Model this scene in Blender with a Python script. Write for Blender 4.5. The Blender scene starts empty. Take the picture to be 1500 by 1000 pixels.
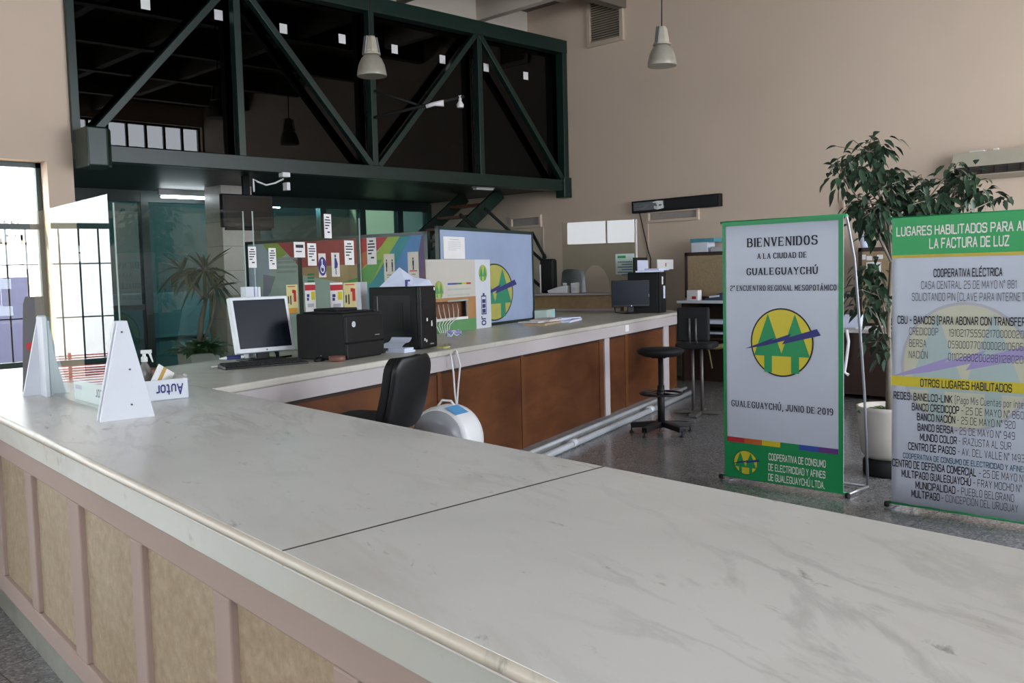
import bpy, bmesh, math, random
from mathutils import Vector, Matrix
random.seed(7)
scene = bpy.context.scene
COL = scene.collection

# ------------------------------------------------------------------ camera
F = 1390.0
TILT, ROLL, AZ, EYE = math.radians(4.13), math.radians(-1.45), math.radians(45.16), 1.64
_f0 = Vector((math.cos(AZ), math.sin(AZ), 0)); _r0 = Vector((math.sin(AZ), -math.cos(AZ), 0)); _z = Vector((0, 0, 1))
FW = math.cos(TILT)*_f0 - math.sin(TILT)*_z
_u0 = math.sin(TILT)*_f0 + math.cos(TILT)*_z
RT = math.cos(ROLL)*_r0 + math.sin(ROLL)*_u0
UP = -math.sin(ROLL)*_r0 + math.cos(ROLL)*_u0
CAMPOS = Vector((0, 0, EYE))
cd = bpy.data.cameras.new('camera'); cam = bpy.data.objects.new('camera', cd); COL.objects.link(cam)
cd.sensor_width = 36.0; cd.lens = F/1500*36.0; cd.clip_start = 0.05; cd.clip_end = 300
M = Matrix((RT, UP, -FW)).transposed().to_4x4(); M.translation = CAMPOS
cam.matrix_world = M
scene.camera = cam

# ------------------------------------------------------------------ light
world = bpy.data.worlds.new('daylight'); scene.world = world; world.use_nodes = True
bg = world.node_tree.nodes['Background']
bg.inputs[0].default_value = (0.86, 0.92, 1.0, 1); bg.inputs[1].default_value = 8.5
sun_d = bpy.data.lights.new('sun', 'SUN'); sun_d.energy = 9.0; sun_d.angle = math.radians(0.6); sun_d.color = (1.0, 0.78, 0.50)
sun = bpy.data.objects.new('sun', sun_d); COL.objects.link(sun)
sun.rotation_euler = Vector((0.75, -0.50, -0.85)).to_track_quat('-Z', 'Y').to_euler()
scene.view_settings.view_transform = 'Standard'; scene.view_settings.look = 'None'
scene.view_settings.exposure = 0.80; scene.view_settings.gamma = 1.0; scene.view_settings.use_curve_mapping = False
scene.cycles.max_bounces = 14; scene.cycles.diffuse_bounces = 7; scene.cycles.glossy_bounces = 5
scene.cycles.transparent_max_bounces = 24; scene.cycles.transmission_bounces = 8
scene.cycles.sample_clamp_indirect = 6.0; scene.cycles.caustics_reflective = False; scene.cycles.caustics_refractive = False

def portal(name, loc, direction, w, h):
    """daylight enters through this opening: a light portal, it emits nothing of its own"""
    d = bpy.data.lights.new(name, 'AREA'); d.shape = 'RECTANGLE'; d.size = w; d.size_y = h
    d.cycles.is_portal = True
    o = bpy.data.objects.new(name, d); COL.objects.link(o); o.location = loc
    o.rotation_euler = Vector(direction).to_track_quat('-Z', 'Z').to_euler()
    return o

# ------------------------------------------------------------------ measuring: a direction of sight met with a real plane
def ray(px, py): return FW + RT*((px-750)/F) + UP*((500-py)/F)
def onz(px, py, z): d = ray(px, py); return CAMPOS + d*((z-EYE)/d.z)
def onx(px, py, x): d = ray(px, py); return CAMPOS + d*(x/d.x)
def ony(px, py, y): d = ray(px, py); return CAMPOS + d*(y/d.y)
def dep(px, py, t): return CAMPOS + ray(px, py)*t

# the far counter has its own frame: u along it, v across it
TH = math.atan(0.332); CU = Vector((math.cos(TH), math.sin(TH), 0)); CV = Vector((-math.sin(TH), math.cos(TH), 0))
C0 = Vector((2.35, 4.59, 0)); TOP = 1.08
def cp(u, v, z=TOP): return C0 + CU*u + CV*v + Vector((0, 0, z))
def oncv(px, py, v):
    d = ray(px, py); t = (cp(0, v, 0)-CAMPOS).dot(CV)/d.dot(CV); P = CAMPOS + d*t
    return (P-C0).dot(CU), P.z
def uv(P): return (P-C0).dot(CU), (P-C0).dot(CV)

# ------------------------------------------------------------------ materials
def nt(name):
    m = bpy.data.materials.new(name); m.use_nodes = True
    t = m.node_tree; b = t.nodes['Principled BSDF']
    return m, t, b
def ramp(t, stops, fac):
    r = t.nodes.new('ShaderNodeValToRGB')
    els = r.color_ramp.elements
    while len(els) < len(stops): els.new(0.5)
    for e, (p, c) in zip(els, stops): e.position = p; e.color = (*c, 1)
    t.links.new(fac, r.inputs[0]); return r.outputs[0]
def noise(t, scale, detail=3, rough=0.5, vec=None, dist=0.0):
    n = t.nodes.new('ShaderNodeTexNoise'); n.inputs['Scale'].default_value = scale; n.inputs['Detail'].default_value = detail
    n.inputs['Roughness'].default_value = rough; n.inputs['Distortion'].default_value = dist
    if vec is not None: t.links.new(vec, n.inputs['Vector'])
    return n
def coords(t, scale=(1, 1, 1), rot=(0, 0, 0)):
    c = t.nodes.new('ShaderNodeTexCoord'); mp = t.nodes.new('ShaderNodeMapping')
    mp.inputs['Scale'].default_value = scale; mp.inputs['Rotation'].default_value = rot
    t.links.new(c.outputs['Object'], mp.inputs[0]); return mp.outputs[0]
def mixc(t, fac, a, b, mode='MIX'):
    m = t.nodes.new('ShaderNodeMix'); m.data_type = 'RGBA'; m.blend_type = mode
    if isinstance(fac, float): m.inputs[0].default_value = fac
    else: t.links.new(fac, m.inputs[0])
    for s, v in ((6, a), (7, b)):
        if isinstance(v, tuple): m.inputs[s].default_value = (*v, 1)
        else: t.links.new(v, m.inputs[s])
    return m.outputs[2]
def bump(t, b, height, strength=0.2, dist=0.01):
    n = t.nodes.new('ShaderNodeBump'); n.inputs['Strength'].default_value = strength; n.inputs['Distance'].default_value = dist
    t.links.new(height, n.inputs['Height']); t.links.new(n.outputs[0], b.inputs['Normal'])
def plain(name, c, rough=0.5, metal=0.0, var=0.06, scale=8.0, spec=0.5):
    m, t, b = nt(name)
    n = noise(t, scale, 4, 0.6, coords(t))
    lo = tuple(max(0, x*(1-var)) for x in c); hi = tuple(min(1, x*(1+var)) for x in c)
    t.links.new(ramp(t, [(0.3, lo), (0.7, hi)], n.outputs[0]), b.inputs['Base Color'])
    b.inputs['Roughness'].default_value = rough; b.inputs['Metallic'].default_value = metal
    b.inputs['Specular IOR Level'].default_value = spec
    return m
def glow(name, c, s):
    m, t, b = nt(name); b.inputs['Base Color'].default_value = (*c, 1)
    b.inputs['Emission Color'].default_value = (*c, 1); b.inputs['Emission Strength'].default_value = s; return m
def glass(name, tint, ior=1.45, rough=0.0, extra=0.0):
    m = bpy.data.materials.new(name); m.use_nodes = True; t = m.node_tree; t.nodes.clear()
    out = t.nodes.new('ShaderNodeOutputMaterial'); tr = t.nodes.new('ShaderNodeBsdfTransparent'); gl = t.nodes.new('ShaderNodeBsdfGlossy')
    tr.inputs[0].default_value = (*tint, 1); gl.inputs['Roughness'].default_value = rough; gl.inputs[0].default_value = (1, 1, 1, 1)
    fr = t.nodes.new('ShaderNodeFresnel'); fr.inputs[0].default_value = ior
    mx = t.nodes.new('ShaderNodeMixShader')
    ge = t.nodes.new('ShaderNodeNewGeometry'); iv = t.nodes.new('ShaderNodeMath'); iv.operation = 'SUBTRACT'; iv.inputs[0].default_value = 1.0; t.links.new(ge.outputs['Backfacing'], iv.inputs[1])
    ml = t.nodes.new('ShaderNodeMath'); ml.operation = 'MULTIPLY'; t.links.new(fr.outputs[0], ml.inputs[0]); t.links.new(iv.outputs[0], ml.inputs[1])   # only the outer skin reflects
    t.links.new(ml.outputs[0], mx.inputs[0]); t.links.new(tr.outputs[0], mx.inputs[1]); t.links.new(gl.outputs[0], mx.inputs[2])
    t.links.new(mx.outputs[0], out.inputs[0]); return m

def marble_mat(name, rot, base=(0.665, 0.65, 0.615)):
    m, t, b = nt(name)
    v = coords(t, (1.0, 1.0, 1.0), (0, 0, rot))
    st = t.nodes.new('ShaderNodeMapping'); st.inputs['Scale'].default_value = (2.6, 0.62, 1.0); t.links.new(v, st.inputs[0])
    n1 = noise(t, 1.5, 8, 0.62, st.outputs[0], 0.55)
    veins = ramp(t, [(0.455, (0, 0, 0)), (0.50, (1, 1, 1)), (0.545, (0, 0, 0))], n1.outputs[0])
    n2 = noise(t, 4.5, 9, 0.68, st.outputs[0], 0.6)
    fine = ramp(t, [(0.60, (0, 0, 0)), (0.75, (1, 1, 1))], n2.outputs[0])
    n3 = noise(t, 0.9, 4, 0.5, v, 0.4)
    cloud = ramp(t, [(0.3, tuple(x*0.90 for x in base)), (0.7, tuple(min(1, x*1.10) for x in base))], n3.outputs[0])
    n4 = noise(t, 1.1, 2, 0.5, v)
    n5 = noise(t, 2.4, 5, 0.6, st.outputs[0], 0.8)
    warm = ramp(t, [(0.55, (0, 0, 0)), (0.72, (1, 1, 1))], n5.outputs[0])
    mul = t.nodes.new('ShaderNodeMath'); mul.operation = 'MULTIPLY'; t.links.new(veins, mul.inputs[0]); t.links.new(ramp(t, [(0.42, (0, 0, 0)), (0.60, (0.33, 0.33, 0.33))], n4.outputs[0]), mul.inputs[1])
    c1 = mixc(t, mul.outputs[0], cloud, (0.235, 0.235, 0.22))
    mw = t.nodes.new('ShaderNodeMath'); mw.operation = 'MULTIPLY'; mw.inputs[1].default_value = 0.35; t.links.new(warm, mw.inputs[0])
    c2 = mixc(t, mw.outputs[0], c1, (0.46, 0.385, 0.30))
    mf = t.nodes.new('ShaderNodeMath'); mf.operation = 'MULTIPLY'; mf.inputs[1].default_value = 0.22; t.links.new(fine, mf.inputs[0])
    c3 = mixc(t, mf.outputs[0], c2, (0.25, 0.245, 0.22))
    fk = t.nodes.new('ShaderNodeMapping'); fk.inputs['Scale'].default_value = (3.2, 1.0, 1.0); t.links.new(v, fk.inputs[0])
    n6 = noise(t, 5.0, 6, 0.7, fk.outputs[0], 0.5)
    flk = ramp(t, [(0.635, (0, 0, 0)), (0.72, (0.75, 0.75, 0.75))], n6.outputs[0])
    c3 = mixc(t, flk, c3, (0.20, 0.195, 0.165))
    n7 = noise(t, 7.0, 4, 0.6, fk.outputs[0], 0.3)
    rst = ramp(t, [(0.68, (0, 0, 0)), (0.76, (0.6, 0.6, 0.6))], n7.outputs[0])
    c3 = mixc(t, rst, c3, (0.36, 0.24, 0.15))
    t.links.new(c3, b.inputs['Base Color'])
    t.links.new(ramp(t, [(0.2, (0.26,)*3), (0.8, (0.36,)*3)], n2.outputs[0]), b.inputs['Roughness'])
    b.inputs['Specular IOR Level'].default_value = 0.45
    return m
MARBLE = marble_mat('grey_white_marble', 0.35)
MARBLE_C = marble_mat('grey_white_marble_far', -0.6, (0.52, 0.495, 0.44))
MARBLE_SIDE = marble_mat('greenish_marble_side', 0.2, (0.44, 0.45, 0.40))
MARBLE_EDGE = marble_mat('marble_edge_yellowed', 0.9, (0.48, 0.435, 0.355))

def terrazzo():
    m, t, b = nt('terrazzo_floor')
    v = coords(t)
    vo = t.nodes.new('ShaderNodeTexVoronoi'); vo.inputs['Scale'].default_value = 85; t.links.new(v, vo.inputs['Vector'])
    sp = t.nodes.new('ShaderNodeSeparateColor'); t.links.new(vo.outputs['Color'], sp.inputs[0])
    chips = ramp(t, [(0.0, (0.05, 0.05, 0.052)), (0.35, (0.13, 0.128, 0.13)), (0.7, (0.19, 0.185, 0.18)), (0.95, (0.32, 0.31, 0.30))], sp.outputs[0])
    n = noise(t, 0.8, 5, 0.6, v)
    c = mixc(t, 0.42, chips, ramp(t, [(0.3, (0.11, 0.11, 0.115)), (0.7, (0.175, 0.17, 0.17))], n.outputs[0]))
    br = t.nodes.new('ShaderNodeTexBrick'); br.offset = 0.0; br.inputs['Scale'].default_value = 1.0
    br.inputs['Brick Width'].default_value = 0.4; br.inputs['Row Height'].default_value = 0.4; br.inputs['Mortar Size'].default_value = 0.0035
    br.inputs['Color1'].default_value = br.inputs['Color2'].default_value = (1, 1, 1, 1); br.inputs['Mortar'].default_value = (0.35, 0.34, 0.33, 1)
    t.links.new(v, br.inputs['Vector'])
    t.links.new(mixc(t, 1.0, c, br.outputs['Color'], 'MULTIPLY'), b.inputs['Base Color'])
    b.inputs['Roughness'].default_value = 0.20
    return m
TERRAZZO = terrazzo()
def plaster(name, c):
    m, t, b = nt(name); v = coords(t)
    n = noise(t, 0.5, 5, 0.55, v)
    t.links.new(ramp(t, [(0.3, tuple(x*0.96 for x in c)), (0.7, tuple(x*1.04 for x in c))], n.outputs[0]), b.inputs['Base Color'])
    n2 = noise(t, 90, 3, 0.6, v); bump(t, b, n2.outputs[0], 0.08, 0.004); b.inputs['Roughness'].default_value = 0.75
    b.inputs['Specular IOR Level'].default_value = 0.25
    return m
WALL = plaster('beige_pink_plaster', (0.565, 0.45, 0.352))
WALL_IN = plaster('pale_warm_plaster', (0.55, 0.46, 0.38))
CEIL = plaster('darkened_ceiling_plaster', (0.13, 0.108, 0.085)); CEILP = plaster('pale_ceiling_plaster', (0.50, 0.44, 0.37))  # first tone darkened to dim its reflection in the gallery glass, pale where visible
PINK = plaster('pink_beige_paint', (0.355, 0.272, 0.236))
FASCIA = plaster('pale_lilac_paint', (0.45, 0.41, 0.415))
def travertine():
    m, t, b = nt('beige_stone_panel'); v = coords(t)
    n = noise(t, 26, 8, 0.75, v); n1 = noise(t, 2.2, 4, 0.6, v, 0.5)
    a = ramp(t, [(0.32, (0.16, 0.11, 0.06)), (0.52, (0.31, 0.235, 0.145)), (0.72, (0.46, 0.38, 0.27))], n.outputs[0])
    c = mixc(t, 0.5, a, ramp(t, [(0.3, (0.28, 0.20, 0.115)), (0.7, (0.40, 0.32, 0.225))], n1.outputs[0]))
    t.links.new(c, b.inputs['Base Color']); bump(t, b, n.outputs[0], 0.3, 0.006); b.inputs['Roughness'].default_value = 0.6
    return m
STONE = travertine()
def wood(name, lo, mid, hi, rough=0.42):
    m, t, b = nt(name); v = coords(t, (0.5, 3.0, 2.0))
    n = noise(t, 3.0, 6, 0.6, v, 1.4); n2 = noise(t, 1.1, 3, 0.5, coords(t))
    a = ramp(t, [(0.25, lo), (0.5, mid), (0.75, hi)], n.outputs[0])
    t.links.new(mixc(t, 0.5, a, ramp(t, [(0.3, lo), (0.7, hi)], n2.outputs[0])), b.inputs['Base Color']); b.inputs['Roughness'].default_value = rough
    return m
WOOD = wood('red_brown_wood', (0.038, 0.011, 0.005), (0.105, 0.034, 0.011), (0.185, 0.066, 0.022), 0.34)
WOOD_EDGE = wood('orange_wood_edge', (0.09, 0.030, 0.010), (0.12, 0.042, 0.013), (0.16, 0.060, 0.02))
DARKWOOD = wood('dark_brown_wood', (0.020, 0.010, 0.007), (0.030, 0.015, 0.010), (0.042, 0.021, 0.014))
CORK = plain('tan_board', (0.30, 0.215, 0.125), 0.8, 0, 0.12, 30)
GREEN = plain('dark_green_steel', (0.0035, 0.017, 0.012), 0.38, 0, 0.12, 6)
GREENFR = plain('dark_green_frame', (0.008, 0.026, 0.022), 0.4)
BLACKP = plain('black_plastic', (0.008, 0.008, 0.009), 0.42, 0, 0.1, 8, 0.25)
BLACKM = plain('black_matte', (0.010, 0.010, 0.010), 0.65, 0, 0.1, 8, 0.25)
SCREEN = plain('dark_screen', (0.009, 0.012, 0.020), 0.25, 0, 0.05, 8, 0.1)
CLOTHK = plain('black_upholstery', (0.008, 0.008, 0.010), 0.7, 0, 0.15, 60, .25)
SILVERP = plain('silver_plastic', (0.60, 0.62, 0.66), 0.4)
WHITEP = plain('white_plastic', (0.72, 0.72, 0.73), 0.4, 0, 0.02)
WHITE = plain('white_board', (0.60, 0.63, 0.69), 0.55, 0, 0.02)
PAPER = plain('white_paper', (0.74, 0.73, 0.72), 0.85, 0, 0.03)
PAPERB = plain('bluish_paper', (0.60, 0.65, 0.80), 0.85, 0, 0.05)
INK = plain('black_ink', (0.025, 0.025, 0.035), 0.8, 0, 0.02)
GREYINK = plain('grey_ink', (0.085, 0.085, 0.10), 0.8, 0, 0.02)
TEALINK = plain('grey_blue_ink', (0.07, 0.15, 0.22), 0.8, 0, 0.02)
NAVY = plain('navy_ink', (0.030, 0.032, 0.17), 0.7, 0, 0.02)
BANW = plain('white_banner_vinyl', (0.50, 0.54, 0.635), 0.45, 0, 0.015, 3)
BANG = plain('green_banner_print', (0.004, 0.235, 0.072), 0.45, 0, 0.03)
BANG2 = plain('bright_green_banner_print', (0.010, 0.33, 0.085), 0.45, 0, 0.03)
BANY = plain('yellow_banner_print', (0.60, 0.50, 0.02), 0.45, 0, 0.03)
LOGOG = plain('logo_green', (0.006, 0.26, 0.085), 0.45, 0, 0.02)
LOGOY = plain('logo_yellow', (0.62, 0.52, 0.025), 0.45, 0, 0.02)
RED = plain('print_red', (0.42, 0.02, 0.03), 0.5, 0, 0.03); ORANGE = plain('print_orange', (0.50, 0.11, 0.02), 0.5, 0, 0.03)
BLUEP = plain('print_blue', (0.03, 0.07, 0.36), 0.5, 0, 0.03); PURPLE = plain('print_purple', (0.11, 0.03, 0.20), 0.5, 0, 0.03)
PALEY = plain('pale_yellow_print', (0.53, 0.53, 0.41), 0.5, 0, 0.02); PALEG = plain('pale_teal_print', (0.38, 0.48, 0.48), 0.5, 0, 0.02)
PALEV = plain('pale_violet_print', (0.34, 0.29, 0.56), 0.5, 0, 0.02); PALEB = plain('pale_grey_print', (0.42, 0.42, 0.48), 0.5, 0, 0.02)
ALU = plain('grey_metal', (0.33, 0.34, 0.36), 0.35, 0.7, 0.05); STEEL = plain('dull_steel', (0.10, 0.095, 0.09), 0.45, 0.4, 0.05)
SHADE = plain('dirty_cream_lamp_shade', (0.30, 0.275, 0.225), 0.35, 0.1, 0.1); SHADEIN = plain('pale_reflector', (0.75, 0.75, 0.74), 0.3, 0.2, 0.03)
CREAM = plain('cream_plastic', (0.38, 0.345, 0.27), 0.5, 0, 0.03); GRILLE = plain('beige_metal_grille', (0.44, 0.36, 0.27), 0.5, 0, 0.04)
VENTDARK = plain('dark_void', (0.035, 0.028, 0.02), 0.9); VENTGREY = plain('grey_vent_mesh', (0.30, 0.27, 0.24), 0.8, 0, 0.1, 60)
LEAF = plain('ficus_leaf', (0.022, 0.046, 0.026), 0.34, 0, 0.45, 3); LEAF2 = plain('palm_leaf', (0.020, 0.060, 0.022), 0.45, 0, 0.4, 3); LEAF3 = plain('ground_leaf', (0.10, 0.20, 0.05), 0.4, 0, 0.4, 4)
BARK = plain('grey_bark', (0.16, 0.13, 0.10), 0.8, 0, 0.2); SOIL = plain('soil', (0.03, 0.022, 0.015), 0.95, 0, 0.3, 40)
POT = plain('cream_pot', (0.52, 0.48, 0.42), 0.5, 0, 0.03); POTW = plain('pale_planter', (0.50, 0.48, 0.45), 0.5)
CARD = plain('brown_cardboard', (0.36, 0.19, 0.075), 0.8); SOFFIT = plain('dark_soffit', (0.022, 0.026, 0.026), 0.45, 0, 0.1, 8, .2)
TILE = plain('cream_tile', (0.58, 0.55, 0.50), 0.35, 0, 0.05); TILEB = plain('beige_tile', (0.40, 0.35, 0.27), 0.4, 0, 0.06)
TREAD = plain('red_brown_tread', (0.13, 0.042, 0.022), 0.6); FLOORDK = plain('gallery_floor', (0.06, 0.05, 0.045), 0.7)
GREYP = plain('grey_plastic', (0.25, 0.26, 0.28), 0.45); SMOKE = plain('smoky_grey_face', (0.30, 0.31, 0.34), 0.25)
BLUEST = plain('blue_sticker', (0.10, 0.32, 0.60), 0.5); BROWNR = plain('red_brown_band', (0.17, 0.065, 0.045), 0.6)
SIGNBL = plain('pale_blue_canvas', (0.285, 0.36, 0.52), 0.6, 0, 0.10, 1.0); BOXFACE = plain('greige_print', (0.52, 0.49, 0.44), 0.6, 0, 0.02)
GLASS = glass('clear_acrylic_pane', (0.90, 0.95, 0.92), 1.45); GLASSW = glass('window_pane', (0.96, 0.98, 0.98), 1.45)
GLASSD = glass('dark_tinted_gallery_pane', (0.07, 0.075, 0.08), 1.36); GLASSG = glass('green_tinted_partition_pane', (0.26, 0.40, 0.40), 1.5)
TUBE = glow('lit_tube', (0.85, 0.95, 1.0), 14.0); FILLGLOW = glow('added_fill_glow', (0.80, 0.95, 1.0), 260.0)

# ------------------------------------------------------------------ mesh building
class MB:
    def __init__(s): s.v = []; s.f = []; s.mi = []; s.sm = []
    def add(s, vs, fs, mi=0, sm=False):
        b = len(s.v); s.v += [Vector(p) for p in vs]
        for f in fs: s.f.append([b+i for i in f]); s.mi.append(mi); s.sm.append(sm)
        return s
    def box(s, x0, x1, y0, y1, z0, z1, mi=0, mat=None):
        vs = [Vector((x, y, z)) for z in (z0, z1) for y in (y0, y1) for x in (x0, x1)]
        if mat is not None: vs = [mat @ p for p in vs]
        return s.add(vs, [(0, 2, 3, 1), (4, 5, 7, 6), (0, 1, 5, 4), (2, 6, 7, 3), (0, 4, 6, 2), (1, 3, 7, 5)], mi)
    def ext(s, pts, vec, mi=0):
        """a planar outline with a thickness"""
        pts = [Vector(p) for p in pts]; vec = Vector(vec); n = len(pts)
        return s.add(pts+[p+vec for p in pts], [list(range(n))[::-1], list(range(n, 2*n))]+[(i, (i+1) % n, n+(i+1) % n, n+i) for i in range(n)], mi)
    def prism(s, pts, z0, z1, mi=0): return s.ext([(p[0], p[1], z0) for p in pts], (0, 0, z1-z0), mi)
    def poly(s, pts, mi=0): return s.add(pts, [list(range(len(pts)))], mi)
    def tube(s, pts, r, n=8, mi=0, cap=True):
        pts = [Vector(p) for p in pts]; rs = r if isinstance(r, (list, tuple)) else [r]*len(pts)
        vs = []; ref = None
        for i, p in enumerate(pts):
            d = (pts[min(i+1, len(pts)-1)]-pts[max(i-1, 0)]).normalized()
            if ref is None: ref = d.cross(Vector((0, 0, 1)) if abs(d.z) < 0.9 else Vector((1, 0, 0))).normalized()
            ref = (ref - d*ref.dot(d)).normalized(); b = d.cross(ref)
            vs += [p + (ref*math.cos(2*math.pi*k/n)+b*math.sin(2*math.pi*k/n))*rs[i] for k in range(n)]
        fs = []
        for i in range(len(pts)-1):
            for k in range(n): fs.append((i*n+k, i*n+(k+1) % n, (i+1)*n+(k+1) % n, (i+1)*n+k))
        s.add(vs, fs, mi, True)
        if cap:
            b = len(s.v)-len(vs)
            s.f += [[b+k for k in range(n)][::-1], [b+(len(pts)-1)*n+k for k in range(n)]]; s.mi += [mi, mi]; s.sm += [False, False]
        return s
    def bar(s, a, b, w, h, mi=0, up=(0, 0, 1)):
        """a rectangular bar from a to b, w wide sideways and h along 'up'"""
        a, b, up = Vector(a), Vector(b), Vector(up); d = (b-a).normalized(); sd = d.cross(up).normalized(); u2 = sd.cross(d)
        q = [sd*x*w/2+u2*y*h/2 for x, y in ((-1, -1), (1, -1), (1, 1), (-1, 1))]
        return s.add([a+p for p in q]+[b+p for p in q], [(3, 2, 1, 0), (4, 5, 6, 7)]+[(i, (i+1) % 4, 4+(i+1) % 4, 4+i) for i in range(4)], mi)
    def lathe(s, prof, n=24, c=(0, 0, 0), mi=0, sm=True, mat=None):
        c = Vector(c); vs = []
        for r, z in prof:
            for k in range(n): vs.append(Vector((r*math.cos(2*math.pi*k/n), r*math.sin(2*math.pi*k/n), z)))
        vs = [(mat @ p if mat is not None else p)+c for p in vs]
        fs = []
        for i in range(len(prof)-1):
            for k in range(n): fs.append((i*n+k, i*n+(k+1) % n, (i+1)*n+(k+1) % n, (i+1)*n+k))
        s.add(vs, fs, mi, sm)
        b = len(s.v)-len(vs)
        for i, rev in ((0, True), (len(prof)-1, False)):
            if prof[i][0] > 1e-4:
                q = [b+i*n+k for k in range(n)]; s.f.append(q[::-1] if rev else q); s.mi.append(mi); s.sm.append(False)
        return s
def build(name, mb, mats, parent=None, bevel=0.0, seg=2, loc=None, rotz=0.0):
    me = bpy.data.meshes.new(name); me.from_pydata([tuple(p) for p in mb.v], [], mb.f)
    for m in (mats if isinstance(mats, (list, tuple)) else [mats]): me.materials.append(m)
    for p, i, sm in zip(me.polygons, mb.mi, mb.sm): p.material_index = i; p.use_smooth = sm
    me.update()
    o = bpy.data.objects.new(name, me); COL.objects.link(o)
    if parent is not None: o.parent = parent
    if loc is not None: o.location = loc
    o.rotation_euler.z = rotz
    if bevel > 0:
        b = o.modifiers.new('bevel', 'BEVEL'); b.width = bevel; b.segments = seg; b.limit_method = 'ANGLE'; b.angle_limit = math.radians(35)
    return o
def tag(o, label, cat, group=None):
    o['label'] = label; o['category'] = cat
    if group: o['group'] = group
    return o
def thing(name, label, cat, loc=(0, 0, 0), rotz=0.0, group=None):
    o = bpy.data.objects.new(name, None); COL.objects.link(o); o.location = loc; o.rotation_euler.z = rotz; o.empty_display_size = 0.1
    return tag(o, label, cat, group)
def struct(name, mb, mats, parent=None, bevel=0.0):
    o = build(name, mb, mats, parent, bevel)
    if parent is None: o['kind'] = 'structure'
    return o
def flip(mb): mb.f = [f[::-1] for f in mb.f]; return mb

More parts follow.
